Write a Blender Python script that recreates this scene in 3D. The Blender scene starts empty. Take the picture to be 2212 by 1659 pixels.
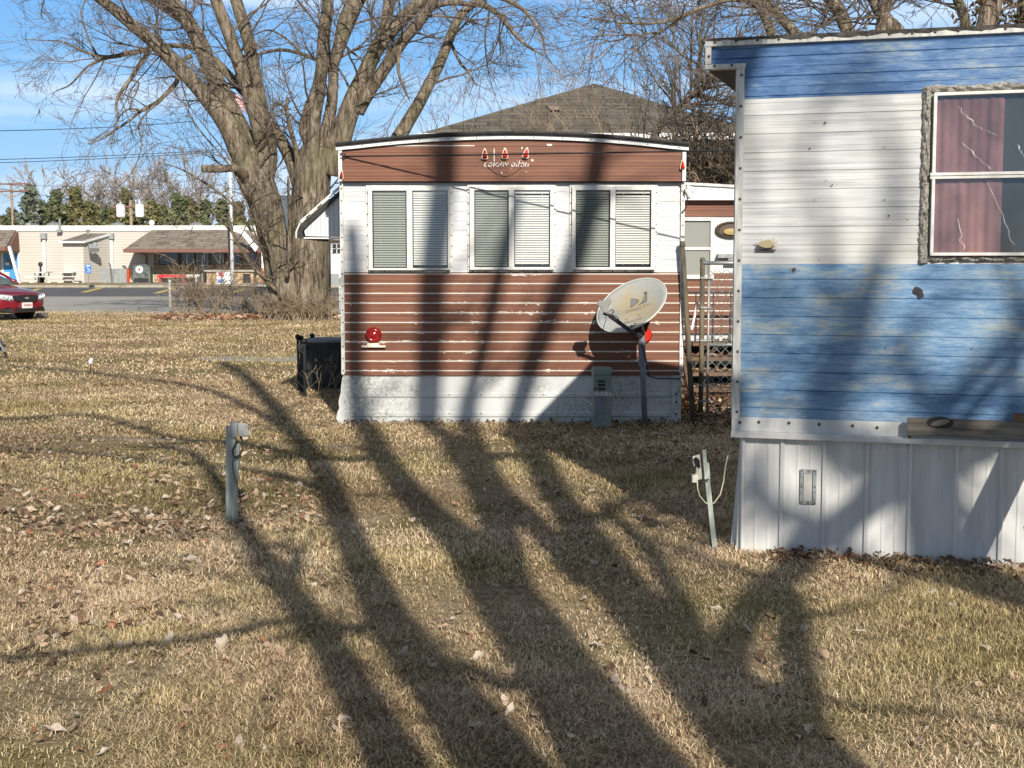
import bpy, math, random
import numpy as np
from mathutils import Vector, Matrix, noise
rad = math.radians
random.seed(7); NR = np.random.default_rng(11)
sc = bpy.context.scene
COL = sc.collection

# ---------------------------------------------------------------- camera
FPX, VW, VH = 3000.0, 2212.0, 1659.0
EYE = 1.55; PITCH = math.atan((VH/2-565)/FPX)
cd = bpy.data.cameras.new('camera'); cam = bpy.data.objects.new('camera', cd); COL.objects.link(cam)
cam.location = (0,0,EYE); cam.rotation_euler = (math.pi/2-PITCH,0,0)
cd.sensor_width = 36; cd.lens = 36*FPX/VW; cd.clip_end = 3000; cd.clip_start = .05
sc.camera = cam
# ---------------------------------------------------------------- sun, sky, exposure
AZ, EL = rad(12.6), rad(28)
S = Vector((math.sin(AZ)*math.cos(EL), -math.cos(AZ)*math.cos(EL), math.sin(EL)))   # towards the sun
sl = bpy.data.lights.new('sun','SUN'); sl.energy = 5.0; sl.angle = rad(.5); sl.color = (1,.93,.82)
so = bpy.data.objects.new('sun', sl); COL.objects.link(so); so.rotation_euler = (-S).to_track_quat('-Z','Y').to_euler()
w = bpy.data.worlds.new('World'); sc.world = w; w.use_nodes = True
N = w.node_tree.nodes; L = w.node_tree.links; N.clear()
out = N.new('ShaderNodeOutputWorld'); bg = N.new('ShaderNodeBackground'); sky = N.new('ShaderNodeTexSky')
sky.sky_type = 'NISHITA'; sky.sun_disc = False; sky.sun_elevation = EL; sky.sun_rotation = math.atan2(S.x, S.y)
sky.air_density = 1.0; sky.dust_density = .3; sky.ozone_density = 3.0; sky.altitude = 100
tc = N.new('ShaderNodeTexCoord'); mp = N.new('ShaderNodeMapping'); mp.inputs['Scale'].default_value = (1.2,1.0,11); mp.inputs['Rotation'].default_value = (0,rad(-4),0)
nz = N.new('ShaderNodeTexNoise'); nz.inputs['Scale'].default_value = 2.1; nz.inputs['Detail'].default_value = 5; nz.inputs['Roughness'].default_value = .48
rp = N.new('ShaderNodeValToRGB'); rp.color_ramp.elements[0].position = .47; rp.color_ramp.elements[1].position = .64
rp.color_ramp.elements[1].color = (.6,.6,.6,1)
mx = N.new('ShaderNodeMix'); mx.data_type = 'RGBA'; mx.inputs[7].default_value = (25,27,30,1)
L.new(tc.outputs['Generated'], mp.inputs[0]); L.new(mp.outputs[0], nz.inputs[0]); L.new(nz.outputs[0], rp.inputs[0])
L.new(rp.outputs[0], mx.inputs[0]); 
sx_=N.new('ShaderNodeSeparateXYZ'); L.new(tc.outputs['Generated'], sx_.inputs[0])
def ramp_(stops):
    r=N.new('ShaderNodeValToRGB'); e=r.color_ramp.elements
    while len(e)<len(stops): e.new(.5)
    for k,(p_,c_) in enumerate(stops): e[k].position=p_; e[k].color=(*c_,1)
    L.new(sx_.outputs[2], r.inputs[0]); return r.outputs[0]
fac_=ramp_([(0,(.9,.9,.9)),(.19,(.9,.9,.9)),(.25,(.0,.0,.0))]); low_=ramp_([(0,(14.6,20,26.1)),(.05,(11.2,18.2,26.8)),(.11,(7.5,15.6,26.2)),(.19,(5.1,12.6,24.4))])  # brightened horizon sky, cut off just above the view to limit fill light
hz_=N.new('ShaderNodeMix'); hz_.data_type='RGBA'; L.new(fac_, hz_.inputs[0]); L.new(low_, hz_.inputs[7]); L.new(sky.outputs[0], hz_.inputs[6]); L.new(hz_.outputs[2], mx.inputs[6]); L.new(mx.outputs[2], bg.inputs[0])
bg.inputs[1].default_value = .037; L.new(bg.outputs[0], out.inputs[0])
sc.view_settings.view_transform = 'Standard'; sc.view_settings.look = 'None'; sc.view_settings.exposure = .18; sc.view_settings.gamma = 1
sc.render.engine = 'CYCLES'

# ---------------------------------------------------------------- where a line of sight meets the place
cp, sp = math.cos(PITCH), math.sin(PITCH)
E0 = Vector((0,0,EYE))
def ray(px, py):
    u = (px-VW/2)/FPX; v = (VH/2-py)/FPX
    return Vector((u, cp+v*sp, -sp+v*cp))
def G(px, py, z=0.0):
    d = ray(px,py); t = (z-EYE)/d.z; return E0+d*t
def PY(px, py, Y):
    d = ray(px,py); return E0+d*(Y/d.y)

# ---------------------------------------------------------------- materials
def mat(name, col, rough=.7, metal=0, spec=.5):
    m = bpy.data.materials.new(name); m.use_nodes = True
    b = m.node_tree.nodes['Principled BSDF']
    b.inputs['Base Color'].default_value = (*col,1); b.inputs['Roughness'].default_value = rough
    b.inputs['Metallic'].default_value = metal; b.inputs['Specular IOR Level'].default_value = spec
    return m
class NT:
    def __init__(s, m): s.m = m; s.n = m.node_tree.nodes; s.l = m.node_tree.links; s.b = s.n['Principled BSDF']
    def coord(s, kind='Object', scale=(1,1,1), loc=(0,0,0)):
        t = s.n.new('ShaderNodeTexCoord'); p = s.n.new('ShaderNodeMapping')
        p.inputs['Scale'].default_value = scale; p.inputs['Location'].default_value = loc
        s.l.new(t.outputs[kind], p.inputs[0]); return p.outputs[0]
    def noise(s, vec, scale=5, detail=4, rough=.55, dist=0):
        t = s.n.new('ShaderNodeTexNoise'); t.inputs['Scale'].default_value = scale; t.inputs['Detail'].default_value = detail
        t.inputs['Roughness'].default_value = rough; t.inputs['Distortion'].default_value = dist
        if vec is not None: s.l.new(vec, t.inputs[0])
        return t.outputs[0]
    def ramp(s, fac, stops):
        r = s.n.new('ShaderNodeValToRGB'); e = r.color_ramp.elements
        while len(e) < len(stops): e.new(.5)
        for k,(p,c) in enumerate(stops):
            e[k].position = p; e[k].color = (*c,1) if len(c)==3 else c
        s.l.new(fac, r.inputs[0]); return r.outputs[0]
    def mix(s, fac, a, b, mode='MIX'):
        x = s.n.new('ShaderNodeMix'); x.data_type = 'RGBA'; x.blend_type = mode
        for val, i in ((fac,0),(a,6),(b,7)):
            if hasattr(val,'links') or hasattr(val,'is_linked'): s.l.new(val, x.inputs[i])
            elif i==0: x.inputs[0].default_value = val
            else: x.inputs[i].default_value = (*val,1)
        return x.outputs[2]
    def math(s, op, a, b=0.0, c=None):
        x = s.n.new('ShaderNodeMath'); x.operation = op
        for k,v in enumerate((a,b,c)):
            if v is None: continue
            if hasattr(v,'is_linked'): s.l.new(v, x.inputs[k])
            else: x.inputs[k].default_value = v
        return x.outputs[0]
    def sep(s, vec):
        x = s.n.new('ShaderNodeSeparateXYZ'); s.l.new(vec, x.inputs[0]); return x.outputs
    def bump(s, h, strength=.3, dist=.01):
        x = s.n.new('ShaderNodeBump'); x.inputs['Strength'].default_value = strength; x.inputs['Distance'].default_value = dist
        s.l.new(h, x.inputs['Height']); s.l.new(x.outputs[0], s.b.inputs['Normal'])
    def col(s, o): s.l.new(o, s.b.inputs['Base Color'])
    def rough(s, o): s.l.new(o, s.b.inputs['Roughness'])
def noisy(name, c1, c2, scale=8, rough=.7, stretch=(1,1,1), metal=0, bump=0, detail=5, lo=.35, hi=.65, spec=.5, bd=.01):
    m = mat(name, c1, rough, metal, spec); t = NT(m)
    n = t.noise(t.coord('Object', stretch), scale, detail)
    t.col(t.ramp(n, [(lo,c1),(hi,c2)]))
    if bump: t.bump(n, bump, bd)
    return m

M = {}
M['white'] = noisy('white_paint', (.66,.67,.66), (.80,.80,.78), 6, .55)
M['white_dirty'] = noisy('weathered_white_metal', (.50,.50,.47), (.76,.76,.73), 9, .6)
M['frame'] = noisy('window_frame_metal', (.62,.60,.55), (.80,.79,.76), 14, .45)
M['black'] = noisy('black_paint', (.012,.012,.013), (.03,.03,.032), 20, .5)
M['rubber'] = noisy('black_rubber', (.015,.015,.015), (.04,.04,.04), 18, .75, bump=.3)
M['tar'] = noisy('roof_tar', (.03,.03,.028), (.12,.11,.10), 22, .9, bump=.8, bd=.02)
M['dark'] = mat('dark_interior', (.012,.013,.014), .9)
M['screw'] = mat('screw_metal', (.10,.075,.055), .6, .3)
M['galv'] = noisy('galvanised_steel', (.20,.22,.22), (.38,.40,.39), 30, .5, metal=.35)
M['rustpipe'] = noisy('old_pipe', (.06,.05,.035), (.17,.145,.095), 12, .8, (1,1,.3))
M['red_lens'] = mat('red_lens', (.30,.012,.01), .15); M['red_lens_bright'] = mat('bright_red_lens', (.62,.03,.015), .15)
M['cream'] = noisy('cream_plastic', (.62,.56,.42), (.78,.74,.62), 30, .5)
M['grey_box'] = noisy('grey_utility_metal', (.22,.235,.24), (.34,.355,.36), 14, .55, (1,1,.4))
M['green_box'] = noisy('grey_green_metal', (.15,.19,.175), (.22,.26,.24), 9, .5)
M['wood'] = noisy('grey_wood', (.08,.07,.058), (.25,.225,.19), 14, .85, (.25,3,3), bump=.4)
M['wood_brown'] = noisy('brown_wood', (.10,.055,.035), (.22,.13,.08), 10, .8, (.3,3,3))
M['pale_post'] = noisy('pale_green_post', (.30,.34,.29), (.50,.53,.47), 11, .65, (3,3,.6))

def bark(name, c1, c2, sc_=9):
    m = mat(name, c1, .9, spec=.2); t = NT(m)
    v = t.coord('Object', (1,1,.14)); n = t.noise(v, sc_, 6, .62, .5); n2 = t.noise(t.coord('Object'), 1.3, 3)
    f = t.noise(v, sc_*3.2, 4, .6)
    k = t.math('ADD', t.math('MULTIPLY', n, .65), t.math('MULTIPLY', f, .35))
    a = t.ramp(k, [(.40,tuple(x*.28 for x in c1)),(.49,c1),(.60,c2)])
    t.col(t.mix(t.ramp(n2,[(.45,(0,0,0)),(.65,(.5,.5,.5))]), a, (c1[0]*.9,c1[1]*1.12,c1[2]*.8)))
    t.bump(k, .9, .06); return m
M['bark'] = bark('furrowed_bark', (.165,.130,.096), (.33,.275,.215), 10)
M['bark2'] = bark('dark_bark', (.11,.088,.065), (.22,.18,.14), 6)
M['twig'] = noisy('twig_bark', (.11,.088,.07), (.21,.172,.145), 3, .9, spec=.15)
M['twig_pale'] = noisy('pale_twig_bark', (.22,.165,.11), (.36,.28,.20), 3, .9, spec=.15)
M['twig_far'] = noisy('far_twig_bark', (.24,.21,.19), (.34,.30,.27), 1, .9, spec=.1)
M['dark_vent'] = mat('dark_vent_recess',(.10,.10,.10),.6,.3)
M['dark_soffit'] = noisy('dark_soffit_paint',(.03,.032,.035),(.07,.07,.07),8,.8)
M['cutwood'] = mat('fresh_cut_wood', (.55,.40,.24), .8)

# ribbed sheet-metal sidings: ribs are modelled, paint wear is in the paint
PITCH_B = .0925
YB = G(1106,915).y            # distance of the brown trailer's end wall
ZSH = PY(1100,676,YB).z-.5*PITCH_B
def siding_brown():
    m = mat('worn_brown_siding_paint', (.33,.135,.08), .5); t = NT(m)
    o = t.coord('Object',loc=(0,0,-ZSH)); x,y,z = t.sep(o)
    n = t.noise(t.coord('Object',(.35,1,6)), 4, 4)
    base = t.ramp(n, [(.3,(.15,.055,.029)),(.7,(.225,.09,.048))])
    # worn rib crests: exposed white under-paint, ragged
    k = t.math('FRACT', t.math('DIVIDE', z, PITCH_B))
    d = t.math('ABSOLUTE', t.math('SUBTRACT', k, .5))
    rag = t.noise(t.coord('Object',(1,1,3)), 26, 3)
    blob = t.noise(t.coord('Object',(1,1,2),(3.1,0,0)), 1.7, 2)
    th = t.math('ADD', .07, t.math('MULTIPLY', t.math('MAXIMUM', t.math('SUBTRACT', t.math('MULTIPLY',blob,rag), .335), 0), 1.7))
    line = t.math('LESS_THAN', d, th)
    band = t.math('FLOOR', t.math('DIVIDE', z, PITCH_B))
    cx = t.n.new('ShaderNodeCombineXYZ'); t.l.new(t.math('MULTIPLY', x, .33), cx.inputs[0]); t.l.new(t.math('MULTIPLY', band, 7.31), cx.inputs[2])
    keep = t.noise(cx.outputs[0], 1.7, 2)
    top = t.math('LESS_THAN', z, 1.47-ZSH)
    keep = t.math('GREATER_THAN', keep, t.math('SUBTRACT', .60, t.math('MULTIPLY', top, .30)))
    up_ = t.math('GREATER_THAN', z, 1.9-ZSH); keep = t.math('MULTIPLY', keep, t.math('SUBTRACT', 1, t.math('MULTIPLY', up_, t.math('LESS_THAN', z, PY(1100,340,YB).z-ZSH))))
    fac = t.math('MULTIPLY', line, keep)
    fac = t.math('MULTIPLY', fac, t.math('GREATER_THAN', t.math('ADD', rag, t.math('MULTIPLY', t.math('LESS_THAN', d, .055), .3)), .42))
    t.col(t.mix(fac, base, (.70,.66,.60))); t.rough(t.ramp(n,[(0,(.42,)*3),(1,(.6,)*3)])); return m
M['sid_brown'] = siding_brown()
m = mat('worn_white_siding_paint', (.7,.7,.68), .5); t = NT(m)
n = t.noise(t.coord('Object',(.5,1,5)), 3.5, 5); n2 = t.noise(t.coord('Object'), 2.2, 4)
t.col(t.mix(t.ramp(n2,[(.42,(0,0,0)),(.6,(.55,.55,.55))]), t.ramp(n,[(.3,(.48,.50,.51)),(.62,(.72,.71,.69))]), (.50,.53,.60)))
M['sid_white'] = m
m = mat('mildewed_white_skirt', (.7,.7,.68), .5); t = NT(m)
n = t.noise(t.coord('Object'), 1.9, 3); n2 = t.noise(t.coord('Object'), 45, 5, .7)
f = t.math('MULTIPLY', t.ramp(n,[(.44,(0,0,0)),(.60,(1,1,1))]), t.ramp(n2,[(.42,(0,0,0)),(.60,(.8,.8,.8))]))
t.col(t.mix(f, (.57,.585,.58), (.22,.23,.18))); M['skirt'] = m
def siding_blue(name, c, seed):
    m = mat(name, c[1], .42); t = NT(m)
    n = t.noise(t.coord('Object',(.8,1,4.5),(seed,0,seed)), 3.6, 9, .75); n2 = t.noise(t.coord('Object',(1,1,2.6),(seed*2,0,0)), 1.7, 6, .65)
    r = t.noise(t.coord('Object',(1.1,1,14),(0,seed,0)), 16, 5, .75)
    k = t.math('ADD', t.math('ADD', t.math('MULTIPLY',n,.36), t.math('MULTIPLY', n2, .42)), t.math('MULTIPLY', r, .22))
    t.col(t.ramp(k, [(.42,c[0]),(.475,c[1]),(.525,c[2]),(.565,c[3])])); t.rough(t.ramp(n,[(.3,(.35,)*3),(.7,(.6,)*3)])); return m
M['blue_top'] = siding_blue('faded_blue_paint_upper', ((.035,.09,.23),(.065,.15,.32),(.12,.22,.40),(.28,.35,.41)), 1.3)
M['blue_low'] = siding_blue('faded_blue_paint_lower', ((.06,.125,.26),(.12,.235,.39),(.205,.325,.47),(.38,.43,.43)), 4.9)
m = mat('streaky_white_paint', (.75,.75,.74), .45); t = NT(m)
n = t.noise(t.coord('Object',(.6,1,14)), 2.6, 6, .6); n2 = t.noise(t.coord('Object'), 1.6, 4)
t.col(t.mix(t.ramp(n2,[(.5,(0,0,0)),(.66,(.5,.5,.5))]), t.ramp(n,[(.36,(.44,.45,.46)),(.56,(.66,.66,.65))]), (.50,.47,.42)))
M['sid_white2'] = m
M['skirt2'] = noisy('white_skirting_panel', (.52,.52,.51), (.66,.655,.635), 3, .42, (4,4,.6))
m = mat('rough_grey_sealant', (.4,.38,.34), .95); t = NT(m)
n = t.noise(t.coord('Object'), 28, 6, .7); t.col(t.ramp(n,[(.30,(.06,.06,.05)),(.40,(.30,.28,.24)),(.62,(.50,.475,.42))])); t.bump(n, 1, .03)
M['sealant'] = m
def shingle(name, c1, c2, sx=1.0):
    m = mat(name, c1, .95, spec=.2); t = NT(m)
    b = t.n.new('ShaderNodeTexBrick'); t.l.new(t.coord('Object',(sx,sx,sx)), b.inputs[0])
    b.inputs['Color1'].default_value=(*c1,1); b.inputs['Color2'].default_value=(*c2,1); b.inputs['Mortar'].default_value=(*[x*.5 for x in c1],1)
    b.inputs['Scale'].default_value=1; b.inputs['Brick Width'].default_value=.9; b.inputs['Row Height'].default_value=.35; b.inputs['Mortar Size'].default_value=.03
    n = t.noise(t.coord('Object'), 1.2, 5); t.col(t.mix(t.ramp(n,[(.4,(0,0,0)),(.62,(.6,.6,.6))]), b.outputs[0], c2)); return m
M['shingle_far'] = shingle('brown_grey_shingles', (.16,.125,.105), (.27,.235,.20))
M['shingle'] = shingle('grey_shingles', (.085,.075,.062), (.155,.14,.115))
# far clapboard
m = mat('cream_clapboard', (.7,.64,.54), .7); t = NT(m); x,y,z = t.sep(t.coord('Object'))
k = t.math('FRACT', t.math('DIVIDE', z, .20)); t.col(t.mix(t.math('LESS_THAN', k, .16), (.56,.525,.47), (.38,.355,.32))); M['clap'] = m
m = mat('tan_fieldstone', (.4,.28,.15), .85); t = NT(m)
v = t.n.new('ShaderNodeTexVoronoi'); v.inputs['Scale'].default_value = 3.3; t.l.new(t.coord('Object',(1,1,1.8)), v.inputs[0])
v2 = t.n.new('ShaderNodeTexVoronoi'); v2.feature='DISTANCE_TO_EDGE'; v2.inputs['Scale'].default_value = 3.3; t.l.new(t.coord('Object',(1,1,1.8)), v2.inputs[0])
sx = t.n.new('ShaderNodeSeparateColor'); t.l.new(v.outputs['Color'], sx.inputs[0])
c = t.ramp(sx.outputs[0], [(0,(.30,.19,.10)),(.5,(.46,.31,.17)),(1,(.56,.44,.29))])
t.col(t.mix(t.math('LESS_THAN', v2.outputs[0], .05), c, (.24,.19,.14))); M['stone'] = m
M['asphalt'] = noisy('asphalt', (.33,.31,.27), (.43,.405,.36), 2, .9, (.3,2,1)); M['asphalt_new'] = noisy('dark_asphalt', (.085,.082,.085), (.13,.125,.125), 2, .9, (.3,2,1))
M['concrete'] = noisy('old_concrete', (.27,.25,.21), (.42,.39,.34), 6, .9, bump=.2)
M['yellow'] = mat('yellow_road_paint', (.62,.45,.12), .8)
M['car_red'] = mat('dark_red_car_paint', (.21,.008,.018), .22); M['car_red'].node_tree.nodes['Principled BSDF'].inputs['Coat Weight'].default_value = .8
M['glass_dark'] = mat('dark_glass', (.02,.025,.03), .06, 0, .8)
M['lampglass'] = mat('headlamp_glass', (.62,.64,.66), .12, .4)
M['orange'] = mat('orange_plastic', (.75,.10,.03), .5); M['redp'] = mat('red_plastic', (.55,.02,.05), .45)
M['blue_door'] = mat('blue_door_paint', (.06,.30,.68), .5); M['blue_sign'] = mat('blue_sign_paint', (.05,.20,.62), .5)
M['brownwood'] = mat('brown_siding_panel', (.20,.10,.075), .8); M['purewhite'] = mat('clean_white', (.8,.8,.8), .5)
M['blackbin'] = noisy('dark_green_bin', (.03,.04,.04), (.16,.19,.17), 3, .5)

def glass_mat(name, tint, fac_lo=.06, rough=.03):
    m = bpy.data.materials.new(name); m.use_nodes = True; n = m.node_tree.nodes; l = m.node_tree.links; n.clear()
    o = n.new('ShaderNodeOutputMaterial'); x = n.new('ShaderNodeMixShader'); tr = n.new('ShaderNodeBsdfTransparent'); g = n.new('ShaderNodeBsdfGlossy')
    f = n.new('ShaderNodeFresnel'); f.inputs[0].default_value = 1.5
    a = n.new('ShaderNodeMath'); a.inputs[1].default_value = fac_lo; l.new(f.outputs[0], a.inputs[0])
    tr.inputs[0].default_value = (*tint,1); g.inputs['Roughness'].default_value = rough
    l.new(a.outputs[0], x.inputs[0]); l.new(tr.outputs[0], x.inputs[1]); l.new(g.outputs[0], x.inputs[2]); l.new(x.outputs[0], o.inputs[0]); return m
M['pane'] = glass_mat('window_glass', (.93,.94,.93)); M['pane_screen'] = glass_mat('screened_window_glass', (.68,.70,.68), .03, .2)
M['film'] = glass_mat('crinkled_plastic_film', (.92,.88,.88), .08, .12)

# ---------------------------------------------------------------- mesh builder
class MB:
    def __init__(s): s.v=[]; s.f=[]; s.mi=[]
    def add(s, vs, fs, mi=0):
        b=len(s.v); s.v.extend(vs); s.f.extend([tuple(i+b for i in f) for f in fs]); s.mi.extend([mi]*len(fs)); return b
    def box(s, x0,x1,y0,y1,z0,z1, mi=0, T=None):
        vs=[Vector((x,y,z)) for x in (x0,x1) for y in (y0,y1) for z in (z0,z1)]
        if T is not None: vs=[T@v for v in vs]
        s.add(vs, [(0,1,3,2),(4,6,7,5),(0,4,5,1),(2,3,7,6),(0,2,6,4),(1,5,7,3)], mi); return s
    def bar(s, a, b, w, h=None, mi=0, up=Vector((0,0,1))):
        a=Vector(a); b=Vector(b); h=h or w; d=(b-a).normalized()
        if abs(d.dot(up))>.98: up=Vector((0,1,0))
        x=d.cross(up).normalized(); z=x.cross(d)
        vs=[p+x*i*w/2+z*j*h/2 for p in (a,b) for i,j in ((-1,-1),(1,-1),(1,1),(-1,1))]
        s.add(vs, [(0,1,2,3),(7,6,5,4),(0,4,5,1),(1,5,6,2),(2,6,7,3),(3,7,4,0)], mi); return s
    def tube(s, pts, rs, n=6, mi=0, cap=True):
        pts=[Vector(p) for p in pts]
        if not isinstance(rs,(list,tuple)): rs=[rs]*len(pts)
        vs=[]; fs=[]; d0=None; x=None
        for i,p in enumerate(pts):
            d=(pts[min(i+1,len(pts)-1)]-pts[max(i-1,0)])
            if d.length<1e-9: d=Vector((0,0,1))
            d.normalize()
            if x is None:
                x=d.cross(Vector((0,0,1)) if abs(d.z)<.9 else Vector((1,0,0))).normalized()
            else:
                x=(x-d*x.dot(d))
                x = x.normalized() if x.length>1e-6 else d.orthogonal().normalized()
            y=d.cross(x); r=rs[i]
            for k in range(n):
                a=2*math.pi*k/n; vs.append(p+x*(math.cos(a)*r)+y*(math.sin(a)*r))
        for i in range(len(pts)-1):
            for k in range(n):
                a=i*n+k; b=i*n+(k+1)%n; fs.append((a,b,b+n,a+n))
        if cap and n>2: fs.append(tuple(range(n))[::-1]); fs.append(tuple(range((len(pts)-1)*n, len(pts)*n)))
        s.add(vs, fs, mi); return s
    def prism(s, poly, fn, d0, d1, mi=0):
        n=len(poly); vs=[Vector(fn(a,b,d0)) for a,b in poly]+[Vector(fn(a,b,d1)) for a,b in poly]
        s.add(vs, [tuple(range(n)), tuple(range(2*n-1,n-1,-1))]+[(i,i+n,(i+1)%n+n,(i+1)%n) for i in range(n)], mi); return s
    def lathe(s, prof, n=16, T=None, mi=0, a0=0, a1=2*math.pi):
        vs=[]; fs=[]; 
        for r,z in prof:
            for k in range(n):
                a=2*math.pi*k/n; v=Vector((r*math.cos(a), r*math.sin(a), z)); vs.append(T@v if T is not None else v)
        for i in range(len(prof)-1):
            for k in range(n):
                a=i*n+k; b=i*n+(k+1)%n; fs.append((a,b,b+n,a+n))
        fs.append(tuple(range(n))[::-1]); fs.append(tuple(range((len(prof)-1)*n,len(prof)*n)))
        s.add(vs, fs, mi); return s
    def ball(s, c, r, n=10, sz=1, mi=0):
        c=Vector(c); prof=[(max(.001,r*math.sin(math.pi*i/8)), -r*sz*math.cos(math.pi*i/8)) for i in range(9)]
        return s.lathe(prof, n, Matrix.Translation(c), mi)
    def build(s, name, mats, parent=None, smooth=False, label=None, cat=None, group=None, kind=None, bevel=0):
        if name=='screw' and parent is not None and parent.type=='MESH':      # screw heads are surface detail of their trim
            me=parent.data; nb=len(me.vertices); import bmesh
            bm=bmesh.new(); bm.from_mesh(me); mi=len(me.materials); me.materials.append(M[mats])
            vs=[bm.verts.new(v) for v in s.v]
            for f in s.f:
                q=bm.faces.new([vs[i] for i in f]); q.material_index=mi
            bm.to_mesh(me); bm.free(); return parent
        me=bpy.data.meshes.new(name); me.from_pydata([tuple(v) for v in s.v], [], s.f)
        mats = mats if isinstance(mats,(list,tuple)) else [mats]
        for x in mats: me.materials.append(M[x] if isinstance(x,str) else x)
        if len(mats)>1: me.polygons.foreach_set('material_index', s.mi)
        if smooth: me.polygons.foreach_set('use_smooth', [True]*len(me.polygons))
        me.update()
        o=bpy.data.objects.new(name, me); COL.objects.link(o)
        if parent is not None: o.parent=parent
        tag(o,label,cat,group,kind)
        if bevel:
            b=o.modifiers.new('bevel','BEVEL'); b.width=bevel; b.segments=2; b.limit_method='ANGLE'
        return o
def tag(o, label=None, cat=None, group=None, kind=None):
    if label: o['label']=label
    if cat: o['category']=cat
    if group: o['group']=group
    if kind: o['kind']=kind
    return o
def thing(name, label, cat, loc=(0,0,0), rz=0, group=None):
    o=bpy.data.objects.new(name,None); COL.objects.link(o); o.location=loc; o.rotation_euler=(0,0,rz); o.empty_display_size=.2
    return tag(o,label,cat,group)
def copy_tree(o, parent=None):
    c=o.copy(); COL.objects.link(c)
    if parent is not None: c.parent=parent
    for ch in list(o.children): copy_tree(ch, c)
    return c
def text_mesh(txt, size, shear=0, space=1.0, extrude=0.0):
    cu=bpy.data.curves.new('t','FONT'); cu.body=txt; cu.size=size; cu.align_x='CENTER'; cu.align_y='CENTER'; cu.shear=shear; cu.space_character=space; cu.extrude=extrude
    cu.resolution_u=3
    o=bpy.data.objects.new('t',cu); COL.objects.link(o)
    bpy.context.view_layer.update()
    me=bpy.data.meshes.new_from_object(o.evaluated_get(bpy.context.evaluated_depsgraph_get()))
    bpy.data.objects.remove(o); return me
def text_obj(name, txt, size, mtl, parent, fn, **k):
    me=text_mesh(txt,size,**k); me.name=name
    for v in me.vertices: v.co=Vector(fn(v.co.x,v.co.y))
    me.materials.clear(); me.materials.append(M[mtl]); o=bpy.data.objects.new(name,me); COL.objects.link(o); o.parent=parent; return o
def struct(o): o['kind']='structure'; return o

# ================================================================ GROUND, ROAD, PATHS
YB = G(1106,915).y            # distance of the brown trailer's end wall
m = mat('dry_lawn_soil', (.2,.15,.09), 1, spec=.1); t = NT(m)
o_ = t.coord('Object'); n1=t.noise(o_, .9, 6, .6); n2=t.noise(t.coord('Object',(1,2.2,1)), 7, 6, .7); n3=t.noise(t.coord('Object',(1,1.6,1)), 55, 4, .7)
k=t.math('ADD', t.math('MULTIPLY', n2,.5), t.math('MULTIPLY', n3,.5))
a=t.ramp(k,[(.34,(.11,.078,.048)),(.48,(.36,.27,.16)),(.64,(.60,.48,.32))]); b=t.ramp(k,[(.34,(.07,.063,.03)),(.5,(.25,.21,.095)),(.66,(.44,.37,.18))])
t.col(t.mix(t.ramp(n1,[(.44,(0,0,0)),(.58,(1,1,1))]), a, b)); t.bump(k,1,.05); M['soil']=m
g=MB()
xs=[-900,-300,-100,-40,-20,-10,-5,0,5,10,20,40,100,300,900]; ys=[-300,-60,-20,-5,0,5,10,20,40,60,90,130,250,900]
for j in range(len(ys)-1):
    for i in range(len(xs)-1):
        g.add([Vector((xs[i],ys[j],0)),Vector((xs[i+1],ys[j],0)),Vector((xs[i+1],ys[j+1],0)),Vector((xs[i],ys[j+1],0))],[(0,1,2,3)])
struct(g.build('ground','soil'))
def sheet(name, pts, z, mtl):
    g=MB(); g.add([Vector((p[0],p[1],z)) for p in pts],[tuple(range(len(pts)))]); return struct(g.build(name,mtl))
g1=G(0,682).y; 
sheet('road', [(-120,g1),(-16,40.5),(-9,41),(40,43),(40,62),(-120,62)], .006, 'asphalt')
sheet('parking_lot', [(-120,62),(40,62),(40,79),(-10,81),(-35,82),(-120,84)], .006, 'asphalt_new')
def strip(name,pts,wd,z,mtl,h=.03):
    g=MB()
    for a,b in zip(pts[:-1],pts[1:]):
        a=Vector(a);b=Vector(b); g.bar((a.x,a.y,z),(b.x,b.y,z),wd,h)
    return struct(g.build(name,mtl))
pp=[G(-30,940),G(120,946),G(330,953),G(560,962),G(760,972),G(950,977)]
M['edging']=noisy('earthy_old_edging',(.13,.10,.07),(.25,.205,.15),9,.95)
strip('edging_path',[(p.x,p.y) for p in pp[:-1]],.07,.006,'edging',.03)
pc=[G(400,776),G(480,771),G(640,770),G(736,768),G(736,779),G(640,783),G(480,783)]
sheet('garden_path',[(p.x,p.y) for p in pc],.012,'concrete')
kb=[G(-50,690),G(120,686),G(370,681)]
sheet('storefront_path',[(PY(500,612,100).x-2,88),(PY(330,612,100).x,88),(PY(390,612,100).x,103.5),(PY(700,612,100).x,103.5),(PY(700,612,100).x,88)],.02,'concrete')
# kerb strip between lot and store lawn
struct(MB().box(-120,30,84.0,84.4,0,.13).build('kerb','concrete'))
for a,b in (((183,632),(222,622)),((340,634),(380,623)),((500,634),(532,625)),((60,632),(88,624))):
    A=G(*a);B=G(*b); g=MB(); g.add([Vector((A.x-.25,A.y,.012)),Vector((A.x+.1,A.y,.012)),Vector((B.x+.1,B.y,.012)),Vector((B.x-.25,B.y,.012))],[(0,1,2,3)])
    struct(g.build('parking_line','yellow'))
g=MB(); g.add([Vector((-60,61.2,.012)),Vector((30,61.2,.012)),Vector((30,61.7,.012)),Vector((-60,61.7,.012))],[(0,1,2,3)]); struct(g.build('road_edge_line','concrete'))
A=G(700,664); g=MB(); 
for x0,y0,x1,y1 in ((690,650,745,664),(690,672,745,690)):
    p=[G(x0,y1),G(x1,y1),G(x1,y0),G(x0,y0)]; g.add([Vector((q.x,q.y,.014)) for q in p],[(0,1,2,3)])
struct(g.build('drive_path','concrete'))

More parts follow.
